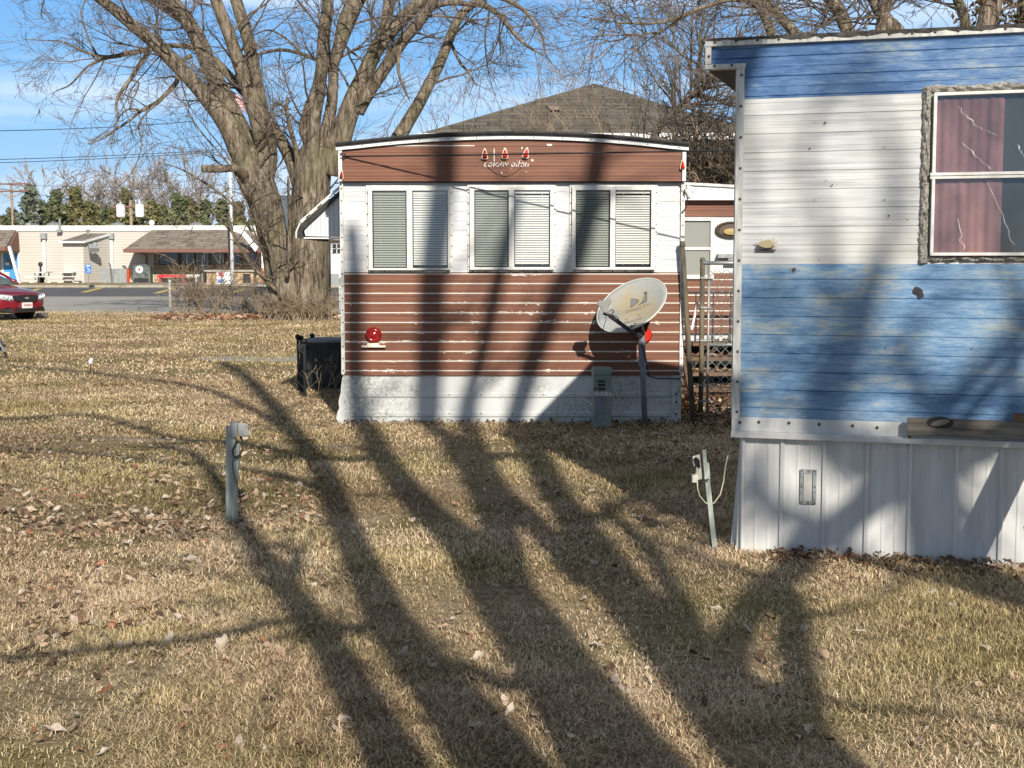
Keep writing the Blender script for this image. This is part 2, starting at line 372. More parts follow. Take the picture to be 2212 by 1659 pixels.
# ================================================================ BROWN TRAILER
def W(px,py,Y=None): return PY(px,py, YB if Y is None else Y)
x0=W(742,600).x; x1=W(1471,600).x; zsk=W(1100,809).z; zfas=W(1100,392).z; zwb=W(1100,588).z
bt=thing('brown_trailer','brown and white house trailer with bowed roof, three blind-covered windows and white skirt','trailer',(0,YB,0))
def lx(px): return W(px,600).x
def lz(py): return W(1100,py).z
def roofz(x):   # bowed roof line, top of fascia
    u=(x-(x0+x1)/2)/((x1-x0)/2); u=max(-1,min(1,u))
    zl=lz(321); return zl+ (lz(297)-zl)*(1-u*u)*1.0
TD=8.5
# body
g=MB(); n=24; top=[(x0+(x1-x0)*i/n) for i in range(n+1)]
poly=[(x0,.05),(x1,.05)]+[(x,roofz(x)) for x in reversed(top)]
g.prism(poly, lambda a,b,d:(a,d,b), .06, TD); g.build('wall','sid_white',bt)
def siding(name,mtl,xa,xb,za,zb,yf,pitch,parent,prof=None,ref=0.0,zt=None,main=.5,sh=0.0):
    """ribbed sheet: extruded profile, beads every pitch with two small grooves between"""
    g=MB(); pts=[(za,0)]
    k=math.floor((za-sh)/pitch)-1
    rel=prof or [(.43,0),(.46,.006),(.54,.006),(.57,0),(.80,0),(.815,-.003),(.83,0),(.16,0),(.175,-.003),(.19,0)]
    zz=[]
    while k*pitch+sh<zb+pitch:
        for f,d in rel: zz.append(((k+f)*pitch+sh,d))
        k+=1
    zz=sorted(q for q in zz if za+.002<q[0]<zb-.002)
    pts+=zz+[(zb,0)]
    NX=8 if zt else 1
    for i in range(NX):
        xa_=xa+(xb-xa)*i/NX; xb_=xa+(xb-xa)*(i+1)/NX
        for (za_,d0),(zb_,d1) in zip(pts[:-1],pts[1:]):
            if zt:
                ta,tb=zt(xa_),zt(xb_)
                q=[(xa_,za_,d0),(xb_,za_,d0),(xb_,zb_,d1),(xa_,zb_,d1)]
                if za_>=max(ta,tb): continue
                q=[(a,min(b,ta if a==xa_ else tb),c) for a,b,c in q]
            else: q=[(xa_,za_,d0),(xb_,za_,d0),(xb_,zb_,d1),(xa_,zb_,d1)]
            g.add([Vector((a,yf-c,b)) for a,b,c in q],[(0,1,2,3)])
    g.box(xa,xb,yf+.008,yf+.03,za,(zb if not zt else min(zt(xa),zt(xb))))
    return g.build(name,mtl,parent)
siding('brown_siding','sid_brown',x0,x1,zsk,zwb,.02,PITCH_B,bt,sh=ZSH)
siding('upper_siding','sid_brown',x0,x1,zfas,lz(297)-.02,-.05,PITCH_B,bt,zt=lambda x: roofz(x)-.03,sh=ZSH)
g=MB(); g.box(x0,x1,-.03,.055,zfas-.012,zfas+.012); g.build('fascia_lip','black',bt)
siding('white_siding','sid_white',x0,x1,zwb,zfas-.012,.028,.092,bt,prof=[(.0,0),(.02,-.004),(.04,0),(.5,0),(.515,-.002),(.53,0)])
# skirt: lapped sheets with paired ribs and a ragged bottom edge
gs=MB(); sk=[(0.0,0),(lz(902),0),(lz(899),.010),(lz(892),.010),(lz(889),0),(lz(860),0),(lz(857),.010),(lz(851),.010),(lz(848),0),(zsk-.02,0),(zsk,.004)]
for (za,d0),(zb,d1) in zip(sk[:-1],sk[1:]): gs.add([Vector((x0-.015,.012-d0,za)),Vector((x1+.01,.012-d0,za)),Vector((x1+.01,.012-d1,zb)),Vector((x0-.015,.012-d1,zb))],[(0,1,2,3)])
gs.box(x0-.015,x1+.01,.02,.05,0,zsk-.004); 
for k in range(9): gs.add([Vector((x0-.02-.03*math.sin(k*2.1)**2*(1-k/9)-.05*(1-k/9),.0,k*.05)),Vector((x0+.02,-.004,k*.05)),Vector((x0+.02,-.004,(k+1)*.05)),Vector((x0-.02-.03*math.sin((k+1)*2.1)**2*(1-(k+1)/9)-.05*(1-(k+1)/9),.0,(k+1)*.05))],[(0,1,2,3)])
gs.box(x1-.075,x1+.012,-.008,.018,0,zsk); gs.box(x0+.0,x0+.055,-.008,.018,.03,zsk); skb=gs.build('skirt','skirt',bt)
g=MB(); g.box(x0,x1,-.012,.02,zsk-.008,zsk+.012); g.build('trim_strip','sid_brown',bt)
g=MB()
for k in range(11):
    for q in (848,889): g.ball((x0+.1+k*(x1-x0-.2)/10,-.003,lz(q)-.02),.006,6)
for q in (818,850,868,894): g.ball((x1-.035,-.012,lz(q)),.010,6)
g.build('screw','screw',skb)
# corner trims
for s,xa in ((0,x0-.028),(1,x1-.006)):
    g=MB(); g.box(xa,xa+.034,-.006,.05,zsk,zfas); g.box(xa+(0 if s==0 else .0),xa+.034,-.075,.05,zfas,roofz(x0)-.02)
    cs=g.build('corner_trim','frame' if s else 'white_dirty',bt)
    g=MB(); k=0
    while zsk+.04+k*.115<zfas: g.ball((xa+.017,-.008,zsk+.04+k*.115),.007,6); k+=1
    g.build('screw','screw',cs)
# roof: black edge over a white gutter strip
g=MB(); g2=MB(); g3=MB()
for i in range(n):
    a,b=top[i],top[i+1]
    if i==0: a-=.05
    if i==n-1: b+=.05
    za,zb=roofz(a),roofz(b)
    g.add([Vector(p) for p in ((a,-.10,za+.012),(b,-.10,zb+.012),(b,-.10,zb+.05),(a,-.10,za+.05),(a,TD+.1,za+.012),(b,TD+.1,zb+.012),(b,TD+.1,zb+.07),(a,TD+.1,za+.07))],[(0,1,2,3),(7,6,5,4),(3,2,6,7),(1,0,4,5),(0,3,7,4),(1,5,6,2)])
    g2.add([Vector(p) for p in ((a,-.085,za-.022),(b,-.085,zb-.022),(b,-.085,zb+.012),(a,-.085,za+.012),(a,-.04,za-.022),(b,-.04,zb-.022),(b,-.04,zb+.012),(a,-.04,za+.012))],[(0,1,2,3),(1,0,4,5),(0,3,7,4),(1,5,6,2)])
    if i%2: g3.ball(((a+b)/2,-.087,(za+zb)/2-.006),.006,6)
g.tube([(a,-.10,roofz(a)+.036) for a in [top[0]-.05]+top[1:-1]+[top[-1]+.05]],.018,6)
g.build('roof','rubber',bt); gt=g2.build('gutter_strip','white',bt); g3.build('screw','screw',gt)
# windows
def slats(mb,xa,xb,za,zb,y,pitch,tilt=.006,h=.016):
    z=za
    while z<zb-.01:
        mb.add([Vector((xa,y-tilt,z)),Vector((xb,y-tilt,z)),Vector((xb,y+tilt,z+h)),Vector((xa,y+tilt,z+h)),Vector((xa,y-tilt,z+.002)),Vector((xb,y-tilt,z+.002))],[(0,1,2,3)]); z+=pitch
def bwindow(fx0,fx1,fy0,fy1,panes,dark):
    a,b=lx(fx0),lx(fx1); z1,z0=lz(fy0),lz(fy1); f=MB()
    l1,l2=lx(panes[0]),lx(panes[1]); r1,r2=lx(panes[2]),lx(panes[3]); zt,zb=lz(panes[4]),lz(panes[5])
    y=-.035
    f.box(a,l1,y,.03,z0,z1); f.box(r2,b,y,.03,z0,z1); f.box(l1,r2,y,.03,zt,z1); f.box(l1,r2,y,.03,z0,zb); f.box(l2,r1,y-.004,.03,zb,zt)
    f.box(a-.022,b+.022,.008,.03,z0-.02,z0); f.box(a-.022,a,.008,.03,z0,z1+.02); f.box(b,b+.022,.008,.03,z0,z1+.02); f.box(a,b,.008,.03,z1,z1+.02)
    W_=f.build('window_frame','frame',bt,bevel=.003)
    s=MB(); s.box(a,b,y-.008,y-.0005,z0-.003,z0+.003); s.build('sill','black',W_)
    sc_=MB(); k=0
    while z0+.03+k*.1<z1: sc_.ball((a-.012,.006,z0+.03+k*.1),.006,6); sc_.ball((b+.012,.006,z0+.03+k*.1),.006,6); k+=1
    k=0
    while a+.03+k*.12<b: sc_.ball((a+.03+k*.12,.006,z0-.012),.006,6); k+=1
    sc_.build('screw','screw',W_)
    for j,(p,q) in enumerate(((l1,l2),(r1,r2))):
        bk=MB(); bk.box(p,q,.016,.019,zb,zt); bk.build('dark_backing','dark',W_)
        bl=MB(); slats(bl,p+.008,q-.012,zb+(.012 if j==0 else .03),zt-(.02 if j==0 else .035),.006,.0225); 
        for u in (.22,.78): bl.box(p+(q-p)*u-.0015,p+(q-p)*u+.0015,-.002,.0,zb+.02,zt-.02)
        bl.box(p+.006,q-.01,-.004,.012,zt-.03,zt-.008)
        bl.build('blind','cream_blind' if j else 'blind',W_)
        pn=MB(); pn.add([Vector((p,-.012 if j else -.02,zb)),Vector((q,-.012 if j else -.02,zb)),Vector((q,-.012 if j else -.02,zt)),Vector((p,-.012 if j else -.02,zt))],[(0,1,2,3)])
        pn.build('pane','pane' if j else 'pane_screen',W_)
        if j==0:
            e=MB(); e.box(p,p+.006,-.03,-.021,zb,zt); e.box(q-.006,q,-.03,-.021,zb,zt); e.box(p,q,-.03,-.021,zt-.006,zt); e.build('screen_edge','black',W_)
M['blind']=mat('grey_blind',(.66,.68,.65),.6); M['cream_blind']=mat('pale_blind',(.80,.80,.78),.55)
bwindow(797,973,405,584,(806,880,892,968,412,579),0)
bwindow(1015,1196,403,583,(1025,1099,1111,1188,411,577),0)
bwindow(1235,1414,403,583,(1243,1317,1328,1405,411,577),0)
# marker lamps
def lamp_outline(s): return [(0,.062*s),(.012*s,.045*s),(.026*s,.0),(.031*s,-.035*s),(.018*s,-.046*s),(-.018*s,-.046*s),(-.031*s,-.035*s),(-.026*s,0),(-.012*s,.045*s)]
def marker(px,py,tilt,mtl,sc_=1.0,sx=1.0):
    X,Z=lx(px),lz(py); c,s=math.cos(tilt),math.sin(tilt)
    f=lambda a,b,d:(X+(a*c-b*s)*sx, d, Z+a*s+b*c)
    g=MB(); g.prism(lamp_outline(sc_),f,-.082,-.055); base=g.build('marker_lamp','cream',bt)
    g=MB()
    for k in range(5):
        r=1-k*.18; r2=1-(k+1)*.18
    vs=[];o=lamp_outline(.80*sc_); g=MB(); nn=len(o)
    vs=[Vector(f(a,b-.004,-.082)) for a,b in o]+[Vector(f(a*.8,b*.85-.004,-.10)) for a,b in o]+[Vector(f(a*.35,b*.4-.008,-.112)) for a,b in o]
    g.add(vs,[(i,(i+1)%nn,(i+1)%nn+nn,i+nn) for i in range(nn)]+[(i+nn,(i+1)%nn+nn,(i+1)%nn+2*nn,i+2*nn) for i in range(nn)]+[tuple(range(2*nn,3*nn))])
    g.build('lens',mtl,base,smooth=True)
marker(1048,335,0,'red_lens'); marker(1091,334,0,'red_lens_bright'); marker(1136,333,-.22,'red_lens_bright'); marker(1470,358,0,'red_lens_bright',.95,.9); marker(742,379,-.1,'red_lens',.85,.8)
# worn script lettering
m=mat('worn_white_lettering',(.75,.74,.70),.6); t=NT(m); nn_=t.noise(t.coord('Object'),38,3)
tr=t.n.new('ShaderNodeBsdfTransparent'); ms=t.n.new('ShaderNodeMixShader'); t.l.new(t.math('GREATER_THAN',nn_,.47),ms.inputs[0]); t.l.new(tr.outputs[0],ms.inputs[1]); t.l.new(t.b.outputs[0],ms.inputs[2]); t.l.new(ms.outputs[0],t.n['Material Output'].inputs[0]); M['letter_worn']=m
text_obj('lettering','colony pilon',.088,'letter_worn',bt,lambda a,b:(lx(1093)+a*.98,-.0585,lz(355)+b),shear=.3,space=1.0)
g=MB(); g.tube([(lx(1054)+ (lx(1127)-lx(1054))*u, -.057, lz(362)-math.sin(u*math.pi)*.085) for u in [i/12 for i in range(13)]],.0025,4); g.build('scratch_mark','screw',bt)
g=MB()
for px,py,w_,h_ in ((1067,322,.008,.16),(1126,318,.01,.03),(1180,312,.05,.018),(1083,372,.01,.02),(1135,371,.008,.012),(1147,345,.02,.02)):
    g=MB(); g.box(lx(px),lx(px)+w_,-.0575,-.0565,lz(py)-h_,lz(py)); g.build('paint_chip','letter_worn',bt)
# tail lamps and plate bracket
for px in (806,1392):
    X,Z=lx(px),lz(724); T=Matrix.Translation((X,.012,Z))@Matrix.Rotation(rad(90),4,'X')
    g=MB(); g.lathe([(.078,0),(.078,.02),(.070,.03)],24,T); base=g.build('tail_lamp','red_lens',bt,smooth=False)
    g=MB(); g.lathe([(.070,.028),(.064,.042),(.048,.052),(.046,.046),(.03,.056),(.001,.060)],24,T); g.build('lens','red_lens' if px<1000 else 'red_lens_bright',base,smooth=True)
g=MB(); g.box(lx(780),lx(832),-.03,.02,lz(750),lz(746)); g.box(lx(792),lx(818),-.02,.02,lz(746),lz(741)); g.build('plate_bracket','cream',bt)
# awning over the side door, seen from its end
aw=MB(); A=[(746,405),(652,487),(645,500),(646,515),(740,515)]
ya=1.6
g=MB(); P=[(W(a,b,YB+1).x,W(a,b,YB+1).z) for a,b in [(744,408),(664,488),(657,498),(660,510),(744,512)]]
g.prism(P,lambda a,b,d:(a,d,b),1.0,1.02)
m=mat('ribbed_white_panel',(.62,.64,.66),.5); t=NT(m); x_,y_,z_=t.sep(t.coord('Object')); k=t.math('FRACT',t.math('MULTIPLY',x_,22)); t.col(t.mix(t.math('LESS_THAN',k,.12),(.62,.64,.66),(.35,.37,.40))); M['rib_white']=m
g=MB(); g.prism(P,lambda a,b,d:(a,d,b),1.0,1.02); awp=g.build('awning_end_panel','rib_white',bt)
R=[(W(a,b,YB+1).x,W(a,b,YB+1).z) for a,b in [(746,402),(652,484),(645,496),(643,513),(657,517),(654,500),(664,489),(746,412)]]
g=MB(); g.prism(R,lambda a,b,d:(a,d,b),.96,2.9); g.build('awning','rubber',bt)
g=MB()
for a,b in (((742,403),(722,420)),((712,429),(696,443)),((686,452),(671,465)),((662,473),(652,483))):
    p=W(*a,YB+1);q=W(*b,YB+1); g.bar((p.x,.955-.0,p.z+.012),(q.x,.955,q.z+.012),.01,.02)
p=W(742,403,YB+1);q=W(650,485,YB+1); g.bar((p.x,.95,p.z+.03),(q.x,.95,q.z+.03),.012,.012)
q2=W(644,500,YB+1); q3=W(644,515,YB+1); g.bar((q.x,.95,q.z+.02),(q2.x-.01,.95,q2.z),.012,.012); g.bar((q2.x-.012,.95,q2.z),(q3.x-.012,.95,q3.z),.012,.012)
p=W(652,514,YB+1);q=W(742,515,YB+1); g.bar((p.x,.99,p.z),(q.x,.99,q.z),.012,.014); g.build('awning_edge','white',bt)
# floodlight on the right corner
fl=MB(); c=W(1482,405,YB-.02); 
g=MB(); g.box(lx(1472)-.01,lx(1478),-.02,.04,lz(412),lz(395)); fb=g.build('floodlight_mount','white_dirty',bt)
for (px,py,dx,dz) in ((1489,408,.05,-.03),(1486,418,.035,-.05)):
    c=W(px,py,YB); T=Matrix.Translation((c.x,-.06,c.z))@Matrix.Rotation(math.atan2(dx,-dz)*-1,4,'Y')@Matrix.Rotation(rad(190),4,'X')
    g=MB(); g.lathe([(.018,-.04),(.022,-.01),(.032,.03),(.036,.045),(.030,.046),(.020,.02)],14,T); g.build('floodlight_head','white',fb,smooth=True)
g=MB(); pts=[W(1477,412,YB-.03),W(1484,424,YB-.03),W(1485,440,YB-.03),W(1480,452,YB-.03),W(1473,458,YB-.03)]
g.tube([(p.x,-.03,p.z) for p in pts],.006,6); g.build('cable','black',fb)
# annex of the brown trailer seen in the gap (stands behind)
YA=YB+3.2
an=thing('trailer_annex','brown and white trailer behind the chain link gate, with grey window and wooden steps','trailer',(0,YA,0))
def ax(px): return PY(px,600,YA).x
def az_(py): return PY(1100,py,YA).z
ax0=ax(1440); ax1=ax1_=ax(1440)+6.5
g=MB(); g.box(ax0,ax1,.03,3.4,.5,az_(418)); g.build('wall','sid_white',an)
siding('brown_siding','sid_brown',ax0,ax1,az_(722),az_(590),.0,.10,an); siding('upper_siding','sid_brown',ax0,ax1,az_(468),az_(433),-.01,.10,an)
siding('white_siding','sid_white',ax0,ax1,az_(590),az_(468),.004,.092,an,prof=[(.0,0),(.02,-.004),(.04,0),(.5,0),(.515,-.002),(.53,0)])
zz0,zz1=az_(402),az_(408); g=MB(); xr=ax(1600)
sl_=(zz1-zz0)/(xr-ax(1475))
for k in range(1):
    a,b=ax0,ax1; za=zz0+(a-ax(1475))*sl_; zb=max(zz0+(b-ax(1475))*sl_,az_(425))
    za=zz0+.02; zb=za-.35
    g.add([Vector(p) for p in ((a,-.12,az_(433)),(b,-.12,az_(433)),(b,-.12,zb),(a,-.12,za),(a,3.5,az_(433)),(b,3.5,az_(433)),(b,3.5,zb),(a,3.5,za))],[(0,1,2,3),(7,6,5,4),(3,2,6,7),(1,0,4,5),(0,3,7,4),(1,5,6,2)])
g.build('fascia','white',an)
g=MB(); g.add([Vector(p) for p in ((a-.05,-.15,za-.0),(b,-.15,zb),(b,-.15,zb+.03),(a-.05,-.15,za+.03),(a-.05,3.5,za),(b,3.5,zb),(b,3.5,zb+.03),(a-.05,3.5,za+.03))],[(0,1,2,3),(7,6,5,4),(3,2,6,7),(1,0,4,5),(0,3,7,4),(1,5,6,2)]); g.build('roof','white_dirty',an)
f=MB(); wx0,wx1=ax(1462),ax(1541); ix1=ax(1533); wz0,wz1=az_(602),az_(470)
f.box(wx0,wx1,-.04,.0,az_(477),wz1); f.box(wx0,wx1,-.04,.0,wz0,az_(594)); f.box(ix1,wx1,-.04,.0,az_(594),az_(477)); f.box(wx0,ix1,-.03,.0,az_(540),az_(534))
wf=f.build('window_frame','frame',an)
g=MB(); g.box(wx0,ix1,-.008,-.004,az_(594),az_(477)); g.build('curtain',mat('grey_curtain',(.36,.37,.35),.8),wf)
g=MB(); g.add([Vector((wx0,-.02,az_(594))),Vector((ix1,-.02,az_(594))),Vector((ix1,-.02,az_(477))),Vector((wx0,-.02,az_(477)))],[(0,1,2,3)]); g.build('pane','pane',wf)
# oval porch lamp base
c=(ax(1577),az_(497)); T=Matrix.Translation((c[0],.0,c[1]))@Matrix.Rotation(rad(90),4,'X')@Matrix.Diagonal((1.9,1,1,1))
g=MB(); g.lathe([(.10,0),(.10,.03),(.085,.05),(.07,.03)],20,T); pl=g.build('porch_lamp','screw',an)
g=MB(); g.lathe([(.001,.02),(.06,.025),(.055,.06),(.001,.07)],9,Matrix.Translation((c[0],.0,c[1]-.02))@Matrix.Rotation(rad(90),4,'X')@Matrix.Diagonal((1.7,.7,1,1))); g.build('broken_socket',mat('yellowed_plastic',(.42,.30,.12),.7),pl)
g=MB(); g.box(ax(1577)-.16,ax(1577)+.25,-.12,.0,az_(557),az_(549)); g.box(ax(1568),ax(1590),-.16,-.0,az_(563),az_(558)); g.build('mail_tray','grey_box',an)
# wooden steps under the annex, leaves on the treads
st=thing('wooden_steps','weathered wooden porch steps behind the chain link gate, littered with leaves','steps',(0,YA-1.2,0))
sx0,sx1=PY(1468,700,YA-1.2).x, PY(1620,700,YA-1.2).x+.6
for k,(zt_,yy) in enumerate(((.62,.75),(.47,.45),(.32,.15),(.17,-.15))):
    g=MB(); g.box(sx0,sx1,yy,yy+.32,zt_-.04,zt_,0); g.build('tread','wood_brown',st)
for xx in (sx0+.1,sx1-.1):
    g=MB(); g.bar((xx,-.15,.08),(xx,1.05,.68),.04,.2); g.build('stringer','wood_brown',st)
g=MB(); g.box(sx0,sx1,1.0,1.03,0,.62); g.build('back_board','dark',st)
# black iron railing on the steps
rl=thing('iron_railing','thin black iron railing behind the chain link gate','railing',(0,YA-.55,0))
g=MB(); ra,rb=PY(1500,600,YA-.55),PY(1620,600,YA-.55)
zt_=PY(1500,632,YA-.55).z; zt1=PY(1500,722,YA-.55).z
g.bar((ra.x-.2,0,zt_),(rb.x+.5,0,zt_),.025); g.build('top_rail','black',rl)
g=MB(); g.bar((ra.x-.2,0,zt1),(rb.x+.5,0,zt1),.02); g.build('bottom_rail','black',rl)
k=0
while ra.x-.18+k*.2<rb.x+.5:
    g=MB(); g.bar((ra.x-.18+k*.2,0,zt1-.1),(ra.x-.18+k*.2,0,zt_),.014); g.build('baluster','black',rl); k+=1
for q_ in (ra.x-.18,rb.x+.5):
    g=MB(); g.bar((q_,0,0),(q_,0,zt_),.03); g.build('end_post','black',rl)

# ================================================================ CHAIN LINK
def chain(mb, fn, wd, z0, z1, p=.075, r=.0016, n=3):
    h=z1-z0; k=-int(h/p)-1
    while k*p<wd:
        for sgn in (1,-1):
            a=k*p; b=a+h
            za,zb=(z0,z1) if sgn>0 else (z1,z0)
            ua,ub=a,b
            if ub<=0 or ua>=wd: continue
            if ua<0: za=za+(zb-za)*(-ua)/h; ua=0
            if ub>wd: zb=za+(zb-za)*(wd-ua)/(ub-ua); ub=wd
            mb.tube([fn(ua,za),fn(ub,zb)],r,n,cap=False)
        k+=1
# gate between the trailers
YG=G(1516,913).y
gt=thing('chain_link_gate','rusty chain link gate between the brown and the blue trailer','gate',(0,YG,0))
def gx(px): return PY(px,700,YG).x
def gz(py): return PY(1500,py,YG).z
g=MB(); g.tube([(gx(1516),0,0),(gx(1516),0,gz(563))],.024,10); g.ball((gx(1516),0,gz(562)),.028,8); g.build('gate_post','rustpipe',gt,smooth=True)
g=MB(); g.tube([(gx(1530),0,gz(905)),(gx(1530),0,gz(570))],.013,8); g.tube([(gx(1516),-.01,gz(568)),(gx(1640),-.01,gz(568))],.019,8); g.tube([(gx(1530),0,gz(745)),(gx(1640),0,gz(745))],.016,8); g.build('gate_frame','galv',gt,smooth=True)
g=MB()
for py in (600,664,735,832,866): g=MB(); g.box(gx(1512),gx(1534),-.03,.03,gz(py+2),gz(py-2)); g.build('clamp','galv',gt)
g=MB(); chain(g,lambda u,z:(gx(1530)+u,.0,z),gx(1640)-gx(1530),gz(905),gz(582),.085,.003,4); g.build('mesh','galv',gt)
lp=MB(); a=PY(1474,530,YG-.15); b=PY(1497,914,YG-.15); lp.tube([b,(a+b)/2,a],[.026,.026,.024],10); lp.ball(a,.03,8); lp.box(a.x-.02,a.x+.02,a.y-.02,a.y+.02,a.z,a.z+.04)
lp.build('leaning_pole','rustpipe',None,True,'mossy metal pole leaning beside the right corner of the brown trailer','pole')
g=MB(); a=PY(1494,712,YG+.1); b=PY(1507,652,YG+.1); g.bar(a,b,.022,.02); a2=PY(1486,735,YG+.1);
g.build('white_stick','purewhite',None,False,'short white stick caught between leaning pole and chain link gate','stick')
pk=MB(); X=PY(1458,590,YB-.16); 
pz0,pz1=PY(1458,588,YB-.16).z,PY(1458,562,YB-.16).z
pk.prism([(X.x-.03,.0),(X.x+.04,.0),(X.x+.04,pz1),(X.x+.055,pz1),(X.x+.0,pz1+.06),(X.x-.05,pz1),(X.x-.03,pz1)],lambda a,b,d:(a,d,b),YB-.17,YB-.155)
# ================================================================ BLUE TRAILER
PHI=rad(17.5)
C0=G(1603,1192); 
rdir=Vector((math.cos(PHI),-math.sin(PHI),0)); bdir=Vector((math.sin(PHI),math.cos(PHI),0))
bl=thing('blue_trailer','faded blue and white trailer with peeling paint and white ribbed metal skirting','trailer',(C0.x,C0.y,0),-PHI)
def B(px,py,off=0.0):
    """sight line onto the near face -> (u along face, z)"""
    o=C0+bdir*off; d=ray(px,py); t=(o-E0).dot(bdir)/d.dot(bdir); p=E0+d*t-C0
    return p.dot(rdir), (E0+d*t).z
def BZ(py): return B(1605,py)[1]
LEN=7.0; DEP=2.2
ztop=B(1530,88)[1]; zu1=B(1617,214)[1]; zu0=B(1610,570)[1]; zfl=B(1600,905)[1]; ul=B(1527,150)[0]; zov=B(1527,150)[1]
uc=B(1598,300)[0]
zb_=[(0,0)]
siding('white_siding','sid_white2',uc,LEN,zu0,zu1,-.0,.096,bl,prof=[(.0,0),(.03,-.006),(.06,0),(.33,0),(.345,-.002),(.36,0),(.66,0),(.675,-.002),(.69,0)])
siding('upper_blue_siding','blue_top',uc,LEN,zu1,ztop,-.002,.10,bl,prof=[(.0,0),(.04,-.006),(.08,0),(.5,0),(.52,-.003),(.54,0)])
siding('overhang_siding','blue_top',ul,uc,zov,ztop,-.002,.10,bl,prof=[(.0,0),(.04,-.006),(.08,0),(.5,0),(.52,-.003),(.54,0)])
siding('lower_blue_siding','blue_low',uc,LEN,zfl,zu0,-.002,.097,bl,prof=[(.0,0),(.03,-.006),(.06,0),(.5,0),(.515,-.0015),(.53,0)])
g=MB(); g.box(uc+.004,LEN,.03,DEP,.62,ztop-.005); g.build('wall','white_dirty',bl)
# overhang box that runs back along the end wall: dark soffit
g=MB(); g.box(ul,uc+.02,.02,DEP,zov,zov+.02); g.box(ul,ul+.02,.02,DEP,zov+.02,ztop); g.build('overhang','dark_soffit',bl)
# trims with screws
def trim(name,u0,u1,z0,z1,y0=-.02,y1=.03,sc=0,mtl='trim_alu',vertical=None):
    g=MB(); g.box(u0,u1,y0,y1,z0,z1); o=g.build(name,mtl,bl,bevel=.003)
    if sc:
        s=MB(); 
        if (z1-z0)>(u1-u0):
            k=0
            while z0+.04+k*sc<z1: s.ball(((u0*.35+u1*.65),y0-.001,z0+.04+k*sc),.0075,8); k+=1
        else:
            k=0
            while u0+.05+k*sc<u1: s.ball((u0+.05+k*sc,y0-.001,(z0+z1)/2+.004),.0075,8); k+=1
        s.build('screw','screw',o)
    return o
M['trim_alu']=noisy('weathered_trim_metal',(.42,.42,.40),(.66,.65,.61),16,.45,(3,3,.5),metal=.1)
trim('corner_trim',uc-.018,uc+.022,zfl,zov-.0,-.018,.04,.16)
trim('overhang_trim_vertical' and 'overhang_trim',ul-.006,ul+.024,zov+.024,ztop-.035,-.02,.03,.07)
trim('overhang_trim',ul-.006,uc+.028,zov-.003,zov+.022,-.021,.03,.09)
trim('roof_trim',ul-.006,LEN,ztop-.034,ztop+.0,-.024,.03,.11)
g=MB()
# ragged tar over the roof edge
rngt=random.Random(3); u=ul; prev=None; pts=[]
while u<LEN:
    pts.append((u,ztop-.002-rngt.random()*.010-(.010*rngt.random() if u>uc+.25 else 0))); u+=.018+rngt.random()*.03
for (a,za),(b,zb) in zip(pts[:-1],pts[1:]):
    g.add([Vector((a,-.028,za)),Vector((b,-.028,zb)),Vector((b,-.034,ztop+.006)),Vector((a,-.034,ztop+.006)),Vector((a,.1,ztop+.018)),Vector((b,.1,ztop+.018))],[(0,1,2,3),(3,2,5,4)])
g.box(ul-.01,LEN,.1,DEP+.05,ztop-.01,ztop+.018); g.build('roof','tar',bl)
# skirting
zc0=B(1590,941)[1]; zc1=B(1595,910)[1]; ucap=B(1579,925,-.05)[0]
g=MB(); g.box(uc-.02,LEN,-.014,.03,zc0+.028,zfl+.012); cap=g.build('skirt_cap','skirt2',bl,bevel=.003)
g=MB(); g.box(ucap,LEN,-.055,.03,zc0-.004,zc0+.030); g.build('skirt_ledge','skirt2',bl,bevel=.004)
g=MB()
for px,py in ((1599,912),(1640,911),(1705,913),(1770,916),(1842,919),(1895,923)):
    u,z=B(px,py); g.ball((u,-.016,z),.0085,8)
for px,py in ((1885,947),(1962,957),(1966,940)): u,z=B(px,py); g.ball((u,-.06 if py==940 else -.03,z),.0085,8)
g.build('screw','screw',cap)
ribs=[B(px,1180)[0] for px in (1690,1781,1873,1966,2066,2163)]
dp=ribs[1]-ribs[0]
u=ribs[-1]
while u<LEN: u+=dp; ribs.append(u)
prof=[(0.02,0)]
for r in ribs: prof+=[(r-.022,0),(r-.016,-.016),(r+.0,-.018),(r+.006,-.002),(r+.012,0),(r+dp*.3,0),(r+dp*.315,-.003),(r+dp*.36,-.003),(r+dp*.375,0),(r+dp*.60,0),(r+dp*.615,-.003),(r+dp*.66,-.003),(r+dp*.675,0)]
r0=ribs[0]-dp; pre=[(r0+dp*a,b) for a,b in ((.3,0),(.315,-.003),(.36,-.003),(.375,0),(.60,0),(.615,-.003),(.66,-.003),(.675,0))]
prof=[(0.0,-.002)]+[q for q in pre if q[0]>.03]+prof[1:]
prof=sorted([q for q in prof if q[0]<LEN],key=lambda q:q[0]); 
g=MB()
for (a,d0),(b,d1) in zip(prof[:-1],prof[1:]):
    g.add([Vector((a,d0,-.02)),Vector((b,d1,-.02)),Vector((b,d1+.004,zc0)),Vector((a,d0+.004,zc0))],[(0,1,2,3)])
g.box(.0,LEN,.02,.04,0,zc0); g.build('skirt_panel','skirt2',bl)
